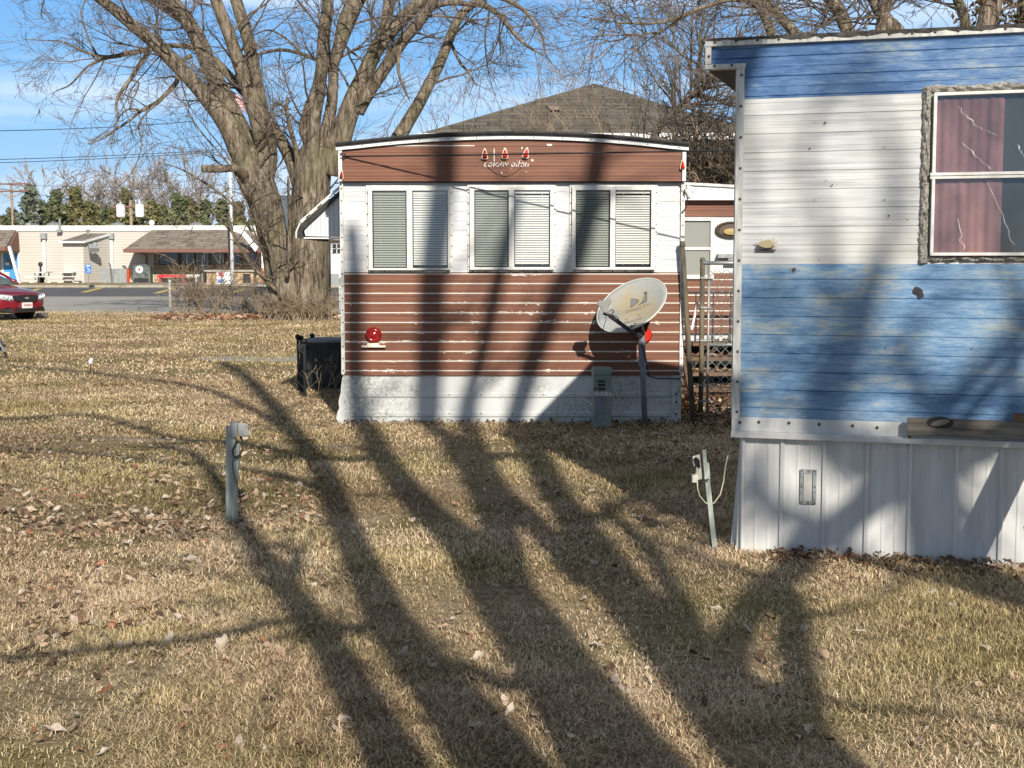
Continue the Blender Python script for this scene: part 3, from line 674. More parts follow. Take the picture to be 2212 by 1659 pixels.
# corner post of the skirt and flared side panel
g=MB(); g.tube([(.0,-.012,0),(.0,-.012,zc0)],.010,8); ua=B(1578,1188)[0]; ub=B(1588,945)[0]
side=[(0,0),(-.035,.01),(-.04,.05),(-.075,.07),(-.08,.11),(-.085,.5),(-.085,DEP)]
for (a,y0_),(b,y1_) in zip(side[:-1],side[1:]):
    g.add([Vector((a,y0_,-.02)),Vector((b,y1_,-.02)),Vector((b*.35,y1_,zc0)),Vector((a*.35,y0_,zc0))],[(0,1,2,3)])
g.build('skirt_side','skirt2',bl)
g=MB(); g.box(uc-.03,uc,0.03,DEP,zfl,zov); g.build('end_wall','white_dirty',bl)
# louvred vent
u0,z0=B(1728,1087); u1,z1=B(1764,1015)
g=MB(); g.box(u0,u1,-.010,.0,z0,z1); vt=g.build('vent','dark_vent',bl); g=MB(); [g.box(*b_) for b_ in ((u0,u0+.016,-.012,-.0101,z0,z1),(u1-.016,u1,-.012,-.0101,z0,z1),(u0+.016,u1-.016,-.012,-.0101,z0,z0+.013),(u0+.016,u1-.016,-.012,-.0101,z1-.018,z1))]; g.build('vent_rim','galv',vt)
g=MB(); k=0
while k<9:
    a=u0+.02+k*(u1-u0-.04)/9; g.box(a,a+(u1-u0-.04)/9*.5,-.016,-.0102,z0+.015,z1-.02); k+=1
g.build('louvre','frame',vt)
g=MB()
for a in (u0+.008,(u0+u1)/2,u1-.008):
    for b in (z0+.007,(z0+z1)/2,z1-.007): g.ball((a,-.011,b),.005,6)
g.build('screw','screw',vt)
# window
wu0,wzt=B(2019,203); _,wzb=B(2019,551); wu1=LEN-4.3; mid=B(2019,378)[1]
wu1=wu0+1.25
g=MB(); fy=-.045
g.box(wu0-.002,wu0+.014,fy,.0,wzb,wzt); g.box(wu0,wu1,fy,.0,wzt-.014,wzt+.002); g.box(wu0,wu1,fy,.0,wzb-.004,wzb+.012); g.box(wu1-.014,wu1,fy,.0,wzb,wzt)
wf=g.build('window_frame','frame',bl,bevel=.003)
g=MB(); g.box(wu0-.01,wu1,fy-.008,fy+.02,mid-.006,mid+.008); g.box(wu0-.01,wu1,fy-.002,fy+.02,mid-.022,mid-.0075); g.build('meeting_rail','frame',wf)
g=MB(); g.box(wu0,wu1,-.0065,-.004,wzb,wzt); g.build('dark_backing',mat('dim_grey_interior',(.075,.085,.08),.9),wf)
cu=B(2168,300)[0]
g=MB(); nn=40
for i in range(nn):
    a=wu0+.014+(cu-wu0-.014)*i/nn; b=wu0+.014+(cu-wu0-.014)*(i+1)/nn
    ya=-.014+.005*math.sin(i*.9)*math.sin(i*.23+1); yb=-.014+.005*math.sin((i+1)*.9)*math.sin((i+1)*.23+1)
    g.add([Vector((a,ya,wzb+.01)),Vector((b,yb,wzb+.01)),Vector((b,yb,wzt-.03)),Vector((a,ya,wzt-.03))],[(0,1,2,3)])
m=mat('dusty_pink_curtain',(.27,.15,.145),.9); t=NT(m); n_=t.noise(t.coord('Object',(1,1,.6)),3.2,5,.6); t.col(t.ramp(n_,[(.35,(.19,.11,.11)),(.5,(.34,.20,.19)),(.68,(.50,.31,.28))])); M['curtain']=m
g.build('curtain','curtain',wf,smooth=True)
# crinkled film
rf=random.Random(5); g=MB(); nu,nv=90,70; vs=[]; fs=[]
cre=[((.0,.95),(.35,.0)),((.15,.9),(.45,.2)),((.05,.55),(.12,.5)),((.4,.8),(.62,.05)),((.75,1),(.95,.3)),((.05,.0),(.3,.45)),((.5,.55),(.66,.0)),((.7,.5),(.85,.0)),((.28,.42),(.3,.0)),((.0,.2),(.2,.0))]
for j in range(nv+1):
    for i in range(nu+1):
        a=i/nu*1.3; b=j/nv
        d=.35*noise.noise(Vector((a*6,b*4,1)))+.18*noise.noise(Vector((a*15,b*9,5)))
        for (ax_,ay),(bx,by) in cre:
            px_,py_=a-ax_,b-ay; qx,qy=bx-ax_,by-ay; tt=max(0,min(1,(px_*qx+py_*qy)/(qx*qx+qy*qy))); ds=math.hypot(px_-tt*qx+.012*math.sin(b*30),py_-tt*qy); d+=0
        vs.append(Vector((wu0+.014+(wu1-.028-wu0)*i/nu, -.027-.0022*d, wzb+.012+(wzt-.026-wzb)*b)))
for j in range(nv):
    for i in range(nu):
        k=j*(nu+1)+i; fs.append((k,k+1,k+nu+2,k+nu+1))
g.add(vs,fs); g.build('plastic_film','film',wf,smooth=True)
# glints along the film creases, painted as pale ribbons
M['crease']=mat('whitened_plastic_crease',(.75,.72,.70),.25)
for ci_,((ax_,ay),(bx,by)) in enumerate([((.10,.93),(.20,.80)),((.20,.80),(.30,.74)),((.13,.70),(.27,.53)),((.40,.68),(.44,.58)),((.0,.66),(.14,.665)),((.93,.85),(1.0,.55)),((.26,.45),(.40,.05)),((.93,.46),(1.02,.08)),((.12,.22),(.15,.02)),((.95,.40),(1.2,.30))]):
    n_=14; pts=[]
    for i in range(n_+1):
        u=i/n_; a=ax_+(bx-ax_)*u+.018*noise.noise(Vector((u*5,ci_,0))); b=ay+(by-ay)*u
        if .46<b<.515: continue
        pts.append((wu0+.014+(wu1-wu0)*a/1.3, wzb+.012+(wzt-.026-wzb)*b, .0008+.0050*max(0,noise.noise(Vector((u*4,ci_*3.1,7))))*(1 if ci_<4 else .25)))
    g=MB()
    for (a,b,w1),(c_,d_,w2) in zip(pts[:-1],pts[1:]):
        if abs(b-d_)>.12: continue
        g.add([Vector((a-w1,-.0305,b)),Vector((a+w1,-.0305,b)),Vector((c_+w2,-.0305,d_)),Vector((c_-w2,-.0305,d_))],[(0,1,2,3)])
    g.build('film_crease','crease',wf)
# sealant smeared round the window
def seal(ua,ub,za,zb,seed,horiz):
    g=MB(); r=random.Random(seed); n1=int(abs((ub-ua) if horiz else (zb-za))/.008); n2=7; vs=[]; fs=[]
    for i in range(n1+1):
        for j in range(n2+1):
            s=i/n1; q=j/n2
            e=(noise.noise(Vector((s*n1*.10,seed,j*.0)))+.5*noise.noise(Vector((s*n1*.45,seed,3))))*.014 if j in (0,) else 0
            h=-.004-.026*math.sin(q*math.pi)*(.7+.9*noise.noise(Vector((s*n1*.22,q*3,seed))))-.008*r.random() if 0<j<n2 else -.002
            if horiz: vs.append(Vector((ua+(ub-ua)*s, h, (za+(zb-za)*q)+e)))
            else: vs.append(Vector(((ua+(ub-ua)*q)+e, h, za+(zb-za)*s)))
    for i in range(n1):
        for j in range(n2):
            k=i*(n2+1)+j; f=(k,k+1,k+n2+2,k+n2+1); fs.append(f if not horiz else f[::-1])
    g.add(vs,fs); g.build('sealant','sealant',wf)
seal(wu0-.058,wu0-.008,wzb-.04,wzt+.035,3,False); seal(wu0-.035,wu1+.04,wzt+.040,wzt+.002,5,True); seal(wu0-.03,wu1+.04,wzb-.034,wzb-.002,9,True)
# old lamp base, patch, blemishes
cu_,cz_=B(1655,527)
def tear(s): return [(-.055*s,0),(-.03*s,.018*s),(0,.03*s),(.035*s,.032*s),(.052*s,.015*s),(.055*s,-.008*s),(.04*s,-.026*s),(.0,-.028*s),(-.035*s,-.015*s)]
g=MB(); g.prism([(a+cu_,b+cz_) for a,b in tear(1.12)],lambda a,b,d:(a,d,b),-.008,0); lb=g.build('lamp_base','trim_alu',bl)
g=MB(); o=tear(.85); nn=len(o); g.add([Vector((cu_+a,-.008,cz_+b-.004)) for a,b in o]+[Vector((cu_+a*.8,-.045,cz_+b*.7-.004)) for a,b in o],[(i,(i+1)%nn,(i+1)%nn+nn,i+nn) for i in range(nn)]+[tuple(range(nn,2*nn))]); g.build('yellowed_socket',mat('yellowed_ceramic',(.46,.38,.22),.5),lb)
g=MB(); g.box(cu_-.05,cu_+.05,-.02,-.009,cz_-.036,cz_-.028); g.build('screw','screw',lb)
def blot(px,py,r,seed,mtl,off=-.004,name='dent'):
    u,z=B(px,py); rr=random.Random(seed); g=MB(); k=9
    g.add([Vector((u+math.cos(a*6.283/k)*r*(.5+rr.random()),off,z+math.sin(a*6.283/k)*r*(.5+rr.random()))) for a in range(k)],[tuple(range(k))]); g.prism([(0,0),(.001,0),(0,.001)],lambda a,b,d:(u+a,off+d,z+b),0,.001); return g.build(name,mtl,bl)
blot(1985,631,.026,4,'black',-.009,'torn_patch'); blot(1716,583,.013,8,'screw',-.006,'rust_spot')
for i,(px,py,r) in enumerate(((1783,266,.007),(1760,265,.004),(1750,320,.006),(1911,318,.005),(1798,400,.006),(1785,390,.004),(1760,432,.004),(1911,432,.005),(1920,466,.008),(1960,474,.005),(1770,560,.004),(2095,995,.005),(1913,752,.006),(2100,752,.005),(1880,757,.004))): blot(px,py,r*.7,20+i,'screw',-.011,'rust_spot')
# timber ledger with a knot
lu,lz1=B(1961,899); _,lz0=B(1961,936)
ld=thing('timber_plank','weathered grey plank with a large knot fixed along the top of the white skirting','plank',C0+rdir*lu-bdir*.057+Vector((0,0,lz0)),-PHI)
g=MB(); hh=lz1-lz0; g.box(0,3.5,-.038,0,0,hh); g.build('board','wood',ld,bevel=.003)
ku,kz=B(2031,913,-.1); ku-=lu; kz-=lz0
g=MB(); g.prism([(ku+.045*math.cos(a)+.01*math.sin(a),kz+.017*math.sin(a)+.008*math.cos(a)) for a in [i*.45 for i in range(14)]],lambda a,b,d:(a,d,b),-.043,-.0385); g.build('knot',mat('pale_knot_wood',(.20,.185,.155),.8),ld)
g=MB(); g.prism([(ku+.066*math.cos(a),kz+.03*math.sin(a)) for a in [i*.45 for i in range(14)]],lambda a,b,d:(a,d,b),-.0405,-.0383); g.build('knot_ring',mat('dark_knot_wood',(.035,.03,.025),.9),ld)
bu,bz=B(2190,882,-.1); g=MB(); g.box(0,.5,-.03,.04,0,.035)
blk=g.build('brown_block','wood_brown',None,False,'small reddish brown block lying on the right end of the grey plank','block'); p=C0+rdir*bu-bdir*.07; blk.location=(p.x,p.y,lz1+.001); blk.rotation_euler=(0,0,-PHI)

# ================================================================ SATELLITE DISH
dish_base=PY(1393,915,YB-.24); dish_base.z=0
ds=thing('satellite_dish','rust-stained white satellite dish on a grey mast in front of the brown trailer','satellite dish',(dish_base.x,dish_base.y,0))
o=Vector(ds.location)
Nn=Vector((-.46,-.52,.72)).normalized(); Tx=Vector((.951,-.413,.309)); Tx=(Tx-Nn*Tx.dot(Nn)).normalized(); Ty=Nn.cross(Tx); 
dc=PY(1366,662,YB-.30)-o
RX,RY=.352,.352
def dishp(a,b,lift=0):
    rr=(a*a+b*b)/(RX*RX); return dc+Tx*a+Ty*b+Nn*(.055*rr-.03+lift)
g=MB(); vs=[]; fs=[]; nr,na=10,56
for side_ in (0,-.012):
    for i in range(nr+1):
        for k in range(na):
            r=RX*max(.001,i/nr); a=2*math.pi*k/na; vs.append(dishp(r*math.cos(a),r*math.sin(a),side_))
q=(nr+1)*na
for i in range(nr):
    for k in range(na):
        a=i*na+k; b=i*na+(k+1)%na; fs.append((a,b,b+na,a+na)); fs.append((a+q,a+q+na,b+q+na,b+q))
for k in range(na): a=nr*na+k; b=nr*na+(k+1)%na; fs.append((a,b,b+q,a+q))
g.add(vs,fs)
m=mat('stained_white_dish',(.55,.55,.5),.5); t=NT(m); tcn=t.coord('Object',loc=(-dc.x,0,-dc.z)); xx_,yy_,zz_=t.sep(tcn)
n_=t.noise(t.coord('Object',(2.4,1,.9)),7,5,.6); r2=t.math('ADD',t.math('POWER',t.math('MULTIPLY',t.math('SUBTRACT',xx_,.03),3.6),2),t.math('POWER',t.math('MULTIPLY',zz_,4.3),2))
f=t.math('MULTIPLY',t.math('MAXIMUM',t.math('SUBTRACT',1.15,r2),0),t.math('MULTIPLY',n_,1.25))
n3=t.noise(t.coord('Object'),60,4,.6); base=t.mix(t.ramp(n3,[(.3,(0,0,0)),(.7,(1,1,1))]),(.34,.36,.35),(.43,.44,.42))
t.col(t.mix(t.ramp(f,[(.18,(0,0,0)),(.75,(.75,.75,.75))]),base,(.44,.34,.18))); M['dish']=m
dk=g.build('reflector','dish',ds,smooth=True)
g=MB(); g.tube([dishp(RX*math.cos(2*math.pi*k/48),RX*math.sin(2*math.pi*k/48),-.004) for k in range(49)],.008,6,cap=False); g.build('rim',mat('pale_dish_rim',(.55,.58,.52),.5),dk,smooth=True)
M['dishmark']=mat('faded_grey_print',(.10,.10,.09),.7); M['dishfill']=mat('faded_grey_fill',(.20,.205,.20),.7)
def dmark(poly,mtl,lift,name='emblem'):
    g=MB(); n_=len(poly); g.add([dishp(a,b,lift) for a,b in poly],[tuple(range(n_))]); return g.build(name,mtl,dk)
def arc(cx,cy,r,a0,a1,n=14): return [(cx+r*math.cos(rad(a0+(a1-a0)*i/n)),cy+r*math.sin(rad(a0+(a1-a0)*i/n))) for i in range(n+1)]
ex,ey=-.015,.085
D1=[(ex-.02,ey+.062),(ex-.02,ey-.062)]+[(ex-.02+.085*math.sin(rad(180*i/14))**.8*(1),ey-.062+.124*i/14+.0) for i in range(0,15)]
dmark(D1,'dishmark',.0015); dmark([(ex+(a-ex)*.86,ey+(b-ey)*.86) for a,b in D1],'dishfill',.0022)
D2=[(ex+.04,ey-.062)]+[(ex+.04+.085*(i/10)**.75,ey-.062+.125*(i/10)**1.8) for i in range(1,11)]+[(ex+.105,ey+.085),(ex+.15,ey+.085),(ex+.15,ey-.05),(ex+.06,ey-.062)]
dmark(D2,'dishmark',.0015); dmark([(ex+.105+(a-ex-.105)*.8,ey-.01+(b-ey+.01)*.8) for a,b in D2[1:-4]]+[(ex+.141,ey+.06),(ex+.141,ey-.04)],'dishfill',.0022)
text_obj('lettering','DIRECTV',.052,'dishmark',dk,lambda a,b:dishp(a*1.05+ex+.062,b+ey-.105,.002),space=1.15)
text_obj('lettering','SlimLine',.056,'dishmark',dk,lambda a,b:dishp(a+.01,b-.195,.002),shear=.35)
for a,b in ((-.06,-.14),(.07,-.135)):
    g=MB(); g.tube([dishp(a+.009*math.cos(k),b+.012*math.sin(k),.002) for k in [i*.8 for i in range(6)]],.002,4); g.build('bolt_mark','dishmark',dk)
# mast, bracket, arm, receiver
mt=PY(1386,718,YB-.24)-o
g=MB(); g.tube([(0,0,0),(mt.x*.5,0,mt.z*.5),(mt.x,0,mt.z)],.028,14)
M['galv_dark']=noisy('dull_grey_pipe',(.13,.15,.17),(.24,.26,.28),20,.5,(3,3,.5),metal=.2)
g=MB(); g.tube([(0,0,0),(mt.x*.5,0,mt.z*.5),(mt.x,0,mt.z)],.027,14); mast=g.build('mast','galv_dark',ds,smooth=True)
zq=PY(1386,762,YB-.24).z
g=MB(); g.tube([(mt.x*.75,0,zq-.12),(mt.x,0,mt.z)],.034,14); g.tube([(mt.x*.75,0,zq-.125),(mt.x*.75,0,zq-.09)],.04,14); g.bar((mt.x*.7-.045,-.01,zq-.10),(mt.x*.7+.06,-.01,zq-.10),.012); g.build('clamp','galv_dark',mast)
bk=dishp(.07,-.28,-.02)
g=MB(); g.bar(Vector((mt.x,0,mt.z)),bk,.07,.05); g.bar(Vector((mt.x+.03,.0,mt.z+.02)),dishp(.16,-.12,-.03),.03); g.bar(Vector((mt.x-.02,-.02,mt.z+.01)),dishp(.04,-.31,-.01),.06,.04); g.build('bracket','black',mast)
lnb=PY(1309,664,YB-.76)-o; arm0=dishp(.05,-.365,-.02)
el=PY(1372,722,YB-.60)-o; tip=PY(1317,682,YB-.75)-o
g=MB(); g.bar(el,tip,.030,.03); g.bar(el,Vector((mt.x,0,mt.z-.02)),.04,.035); arm=g.build('arm','black',ds)
g=MB(); up=PY(1318,660,YB-.76)-o
def Lp(px,py,yy=YB-.76): return PY(px,py,yy)-o
hd=[(1290,653),(1293,649),(1308,649),(1316,645),(1321,647),(1320,656),(1315,661),(1314,667),(1318,670),(1316,675),(1302,676),(1298,664),(1291,661)]
g.add([Lp(a,b,YB-.82) for a,b in hd]+[Lp(a,b,YB-.74) for a,b in hd],[tuple(range(13)),tuple(range(25,12,-1))]+[(i,i+13,(i+1)%13+13,(i+1)%13) for i in range(13)])
g.build('receiver',mat('grey_receiver_plastic',(.25,.25,.235),.6),arm,bevel=.008)
g=MB(); g.tube([Lp(1303,677),Lp(1310,680),Lp(1318,680)],.012,6); g.tube([Lp(1318,672),Lp(1322,668),Lp(1326,672),Lp(1320,682)],.005,5); g.tube([Lp(1323,681,YB-.76),Lp(1333,684,YB-.76),Lp(1337,691,YB-.74),Lp(1333,697,YB-.7)],.004,5); g.build('bracket','black',arm)
g=MB(); g.tube([Lp(1310,683),Lp(1308,694,YB-.7),Lp(1304,706,YB-.6),Lp(1302,722,YB-.5)],.003,4)
g.tube([Lp(1385,745,YB-.28),Lp(1392,760,YB-.28),Lp(1398,790,YB-.24),Lp(1402,812,YB-.2),Lp(1420,818,YB-.06),Lp(1470,818,YB-.03)],.006,5); g.tube([Lp(1360,705,YB-.6),Lp(1374,712,YB-.5),Lp(1385,730,YB-.28)],.004,4); g.build('cable','black',mast,smooth=True)

# ================================================================ PEDESTALS AND POSTS
pb=PY(1299,915,YB-.35); pb.z=0
ped=thing('utility_pedestal','grey-green utility pedestal numbered 1711 against the white skirt of the brown trailer','pedestal',(pb.x,pb.y,0),rad(2))
hw=.085; zt=PY(1299,792,YB-.35).z
g=MB(); g.box(-hw,hw,-.07,.08,-.02,zt-.06); g.build('body','green_box',ped,bevel=.006)
g=MB(); g.box(-hw-.005,hw+.005,-.078,.085,zt-.085,zt); g.build('cap','green_box',ped,bevel=.02)
g=MB()
for k in range(3): g.box(-.04,.025,-.083,-.071,zt-.14-k*.035,zt-.12-k*.035)
g.build('louvre','black',ped)
g=MB(); g.box(-.05,.03,-.073,-.069,zt-.42,zt-.24); g.build('door_plate','galv_dark',ped)
M['label_w']=mat('pale_label',(.55,.56,.54),.6); M['ink']=mat('black_ink',(.02,.02,.02),.7)
g=MB(); zl_=PY(1299,850,YB-.4).z
g.box(-hw+.012,hw-.004,-.0745,-.0702,zl_-.018,zl_+.018); pl=g.build('number_label','label_w',ped)
text_obj('lettering','1711-2',.042,'ink',pl,lambda a,b:(a+.004,-.0755,zl_+b),space=1.1)
g=MB(); g.box(-hw+.012,-hw+.03,-.0745,-.0702,zl_+.035,zl_+.055); g.build('latch','black',ped)
# short cable post at the left, grey cap box
c0=G(503,1126)
p1=thing('cable_post','pale weathered utility post with a drooping grey cover box, standing alone on the lawn','post',(c0.x,c0.y,0))
def Q(px,py,dy=0): return PY(px,py,c0.y+dy)-Vector(p1.location)
g=MB(); g.bar((Q(497,1126).x,0,-.05),Q(497,920),.042,.05); g.build('post','pale_post',p1)
g=MB(); g.bar((Q(503,1000).x+.012,-.01,-.05),(Q(503,922).x+.008,-.01,Q(503,925).z),.022,.04); g.bar((Q(508,1110).x-.006,-.03,-.03),Q(515,958,-.03),.02,.03); g.build('conduit','pale_post',p1)
g=MB(); g.bar(Q(506,912,-.03),Q(504,944,-.03),.035,.05); g.build('bracket','grey_box',p1)
cov=[(512,914),(531,914),(541,941),(515,943)]
g=MB(); g.add([Q(*q_,-.09) for q_ in cov]+[Q(*q_,.05) for q_ in cov],[(3,2,1,0),(4,5,6,7),(0,1,5,4),(1,2,6,5),(2,3,7,6),(3,0,4,7)]); 
g.add([Q(500,916,-.06),Q(512,912,-.06),Q(513,944,-.06),Q(500,944,-.06),Q(500,916,.04),Q(512,912,.04),Q(513,944,.04),Q(500,944,.04)],[(3,2,1,0),(4,5,6,7),(0,1,5,4),(1,2,6,5),(2,3,7,6),(3,0,4,7)])
g.build('cover_box','grey_box',p1,bevel=.004)
g=MB(); g.tube([Q(519,944,-.02),Q(525,953,-.05),Q(524,970,-.06),Q(518,983,-.07),Q(510,988,-.07),Q(504,984,-.06),Q(503,972,-.05),Q(508,962,-.05),Q(512,952,-.04)],.006,6); g.tube([Q(506,984,-.06),Q(505,992,-.05),Q(502,1000,-.05),Q(504,1020,-.05),Q(510,1040,-.05),Q(518,1062,-.05),Q(519,1090,-.05)],.0025,4)
g.tube([Q(508,988,-.075),Q(520,986,-.075)],.008,6); g.build('cable','black',p1,smooth=True)
# leaning post by the blue trailer
c0=G(1543,1188)
p2=thing('leaning_post','leaning white metal post with open cable box beside the corner of the white skirting','post',(c0.x,c0.y,0))
def Q2(px,py,dy=0): return PY(px,py,c0.y+dy)-Vector(p2.location)
g=MB(); a,b=Q2(1544,1190),Q2(1524,1003); g.bar(a-(b-a)*.08,b,.026,.03); a,b=Q2(1526,1040,-.02),Q2(1521,972,-.02); g.bar(a,b,.02,.01); a,b=Q2(1528,1035,-.03),Q2(1525,1000,-.03); g.bar(a,b,.03,.02); post=g.build('post','pale_post',p2)
g=MB(); a,b=Q2(1538,1188,.02),Q2(1522,1000,.02); g.bar(a-(b-a)*.08,b,.012,.02); g.bar(Q2(1521,1037,-.045),Q2(1531,1036,-.045),.006,.006); g.build('edge_strip','black',post)
M['beige']=noisy('beige_plastic',(.36,.35,.29),(.52,.50,.43),25,.6)
bx=[(1495,986),(1512,981),(1517,1035),(1503,1038)]
g=MB(); g.add([Q2(*q_,-.05) for q_ in bx]+[Q2(*q_,.02) for q_ in bx],[(3,2,1,0),(4,5,6,7),(0,1,5,4),(1,2,6,5),(2,3,7,6),(3,0,4,7)]); cb=g.build('cable_box','beige',p2,bevel=.003)
g=MB(); g.tube([Q2(1500,990,-.055),Q2(1505,1004,-.06),Q2(1511,1010,-.06),Q2(1509,995,-.06),Q2(1502,988,-.058)],.006,5); g.box(Q2(1503,1,0).x,Q2(1512,1,0).x,-.062,-.05,Q2(1,1018).z,Q2(1,1004).z); g.build('connector','black',cb)
g=MB(); g.box(Q2(1504,1,0).x,Q2(1516,1,0).x,-.066,-.03,Q2(1,1038).z,Q2(1,1022).z); g.build('terminal_block','cream',cb)
g=MB(); g.tube([Q2(1506,1038,-.03),Q2(1507,1056,-.03),Q2(1512,1072,-.03),Q2(1524,1086,-.02),Q2(1533,1090,.0),Q2(1543,1086,.02),Q2(1556,1068,.05),Q2(1563,1040,.08),Q2(1567,1008,.1),Q2(1572,985,.12),Q2(1580,966,.15)],.004,6); g.build('cable',mat('cream_cable',(.55,.50,.36),.5),p2,smooth=True)
# little white stake in the lawn at the left
s0=G(196,806); g=MB(); g.tube([(0,0,0),(0,0,.13)],.011,8); st_=g.build('garden_stake','wood_brown',None,False,'tiny stake with a pale cap alone in the grass at far left','stake'); st_.location=(s0.x,s0.y,0)
g=MB(); g.tube([(0,0,.125),(0,0,.18)],.028,10); g.ball((.01,0,.185),.028,10); g.build('stake_cap','purewhite',st_,True)
# object cut by the left edge: black legs and a grey flap
s0=G(-4,776); cg=thing('folding_stool','black legged folding stool with grey seat at the left edge of the lawn','stool',(s0.x,s0.y,0))
g=MB(); g.bar((-.25,.1,.18),(.05,-.02,.30),.16,.015); g.bar((.02,-.03,.33),(.13,-.03,.12),.10,.012); g.build('seat','grey_box',cg)
for a,b in (((-.25,0,0),(.10,0,.18)),((.14,-.02,.05),(.03,0,.32)),((-.3,.2,0),(.05,.2,.22)),((-.02,.2,0),(-.3,.2,.24))):
    g=MB(); g.bar(a,b,.03); g.build('leg','black',cg)
# ================================================================ AIR CONDITIONER AND IRON FENCE LEFT OF THE BROWN TRAILER
a0=G(700,846); 
ac=thing('air_conditioner','black outdoor air conditioner behind iron fence panels, left of the brown trailer','air conditioner',(PY(712,800,a0.y+.5).x,a0.y+.55,0))
zt=PY(700,740,a0.y).z
g=MB(); g.lathe([(.30,.0),(.30,zt-.02)],28); g.box(-.02,.45,-.1,.4,0,zt-.02); ab=g.build('casing','black',ac)
g=MB()
for k in range(44):
    a=2*math.pi*k/44; g.bar((.306*math.cos(a),.306*math.sin(a),.03),(.306*math.cos(a),.306*math.sin(a),zt-.03),.006)
g.build('grille','black',ab)
g=MB(); g.lathe([(.31,zt-.02),(.32,zt),(.28,zt+.025),(.05,zt+.03)],28); g.build('lid','galv_dark',ac,True)
M['iron']=mat('black_iron',(.012,.013,.014),.5,.3)
def ironpanel(o,pa,pb,z1,lbl):
    f=thing('iron_fence_panel',lbl,'fence',(pa.x,pa.y,0)); d=Vector((pb.x-pa.x,pb.y-pa.y,0)); n_=max(2,int(d.length/.10))
    for q_ in (0,1):
        g=MB(); g.bar(d*q_+Vector((0,0,-.02)),d*q_+Vector((0,0,z1+.02)),.028); g.ball(d*q_+Vector((0,0,z1+.05)),.034,10); g.build('post','iron',f)
    for z_ in (.12,z1*.40,z1*.85):
        g=MB(); g.bar(Vector((0,0,z_)),d+Vector((0,0,z_)),.014); g.build('rail','iron',f)
    for k in range(1,n_):
        g=MB(); p=d*k/n_; g.bar(p+Vector((0,0,.04)),p+Vector((0,0,z1*(.92 if k%2 else .60))),.011); g.lathe([(.012,0),(.001,.05)],6,Matrix.Translation(p+Vector((0,0,z1*(.92 if k%2 else .60))))); g.build('baluster','iron',f)
    return f
za=PY(641,738,a0.y-.1).z
A_=PY(643,700,a0.y-.0); B_=PY(657,700,a0.y-.9); C_=PY(674,700,a0.y+.6); D_=PY(742,700,a0.y+1.1)
ironpanel(None,A_,B_,za,'black iron fence panel standing edge-on beside the air conditioner'); ironpanel(None,A_+Vector((.03,.05,0)),C_,za*.97,'black iron fence panel running back behind the air conditioner')
# ================================================================ UTILITY WIRE ACROSS THE BROWN TRAILER
wa=PY(737,338,YB-.05); wb=Vector((5.6,9.7,2.62))
def wire(name,a,b,sag,r,lbl,mtl='black',n=24):
    g=MB(); pts=[a.lerp(b,i/n)-Vector((0,0,sag*4*(i/n)*(1-i/n))) for i in range(n+1)]; g.tube(pts,r,5); return g.build(name,mtl,None,True,lbl,'wire')
k_=(YB-wa.y)
z1s=PY(1475,319,12.1).z
wb=Vector((wa.x+(PY(1475,319,12.1).x-wa.x)*(wa.y-9.8)/(wa.y-12.1),9.8,0)); wb.z=wa.z+(z1s-wa.z)*(wa.y-9.8)/(wa.y-12.1)
wire('service_wire',wa,wb,.035,.0075,'dark service wire strung across the front of the brown trailer')
g=MB(); g.tube([(0,0,-.02),(0,0,wb.z+.06)],[.06,.05],10); po=g.build('service_pole','wood',None,True,'short wooden service pole behind the blue trailer','pole'); po.location=(wb.x,wb.y+.05,0)
g=MB(); g.tube([PY(733,337,YB-.05),PY(737,331,YB-.1),PY(744,333,YB-.1),PY(748,338,YB-.06),PY(741,342,YB-.08),PY(735,341,YB-.08)],.007,5); g.build('wire_anchor','black',None,True,'dark wire loop at the upper left corner of the brown trailer','wire')

# ================================================================ STORE ACROSS THE ROAD
YS=105.0
def SX(px,Y=YS): return PY(px,560,Y).x
def SZ(py,Y=YS): return PY(500,py,Y).z
store=thing('store_building','long low cream clapboard building with brown shingled porch roofs across the road','building',(0,YS,0))
zr=SZ(491); xl=SX(-160); xr=SX(585)
g=MB(); g.box(xl,xr,0,18,0,zr); g.build('wall','clap',store)
g=MB(); g.box(xl-.1,xr+.1,-.08,18.1,zr,zr+.14); g.box(xl-.1,xr+.1,-.10,0,zr-.30,zr-.001); g.build('roof_edge','white_dirty',store)
# sloping end wing of the roof at the right
g=MB(); p=[(SX(520),SZ(490)),(SX(548),SZ(497)),(SX(580),SZ(535)),(SX(574),SZ(545)),(SX(545),SZ(507)),(SX(520),SZ(500))]
g.prism(p,lambda a,b,d:(a,d,b),-4.2,-4.0); g.build('roof_fascia','white',store)
def mansard(xa,xb,z1,z0,outs,name='porch_roof',hipl=True,hipr=True):
    g=MB(); ia=xa+(1.3 if hipl else 0); ib=xb-(1.3 if hipr else 0)
    P=[(xa,-outs,z0),(xb,-outs,z0),(ib,-.25,z1),(ia,-.25,z1),(xa,-.02,z0),(xb,-.02,z0)]
    g.add([Vector(q) for q in P],[(0,1,2,3),(1,5,2),(0,3,4),(0,4,5,1)]); r=g.build(name,'shingle_far',store)
    g=MB(); g.box(xa-.05,xb+.05,-outs-.08,-outs,z0-.24,z0+.02); g.box(xa-.05,xa,-outs,-.02,z0-.24,z0+.02); g.box(xb,xb+.05,-outs,-.02,z0-.24,z0+.02); g.build('gutter','brownwood',r); return r
mansard(SX(294),SX(579),SZ(497),SZ(539),3.2)
mansard(SX(-160),SX(39),SZ(497),SZ(535),2.6,hipr=False)
g=MB(); p=[(0,SZ(538)-.15),(-2.6,SZ(538)-.15),(-.25,SZ(500))]; g.prism(p,lambda a,b,d:(d,a,b),SX(40),SX(40)+.12); g.build('gable_panel','brownwood',store)
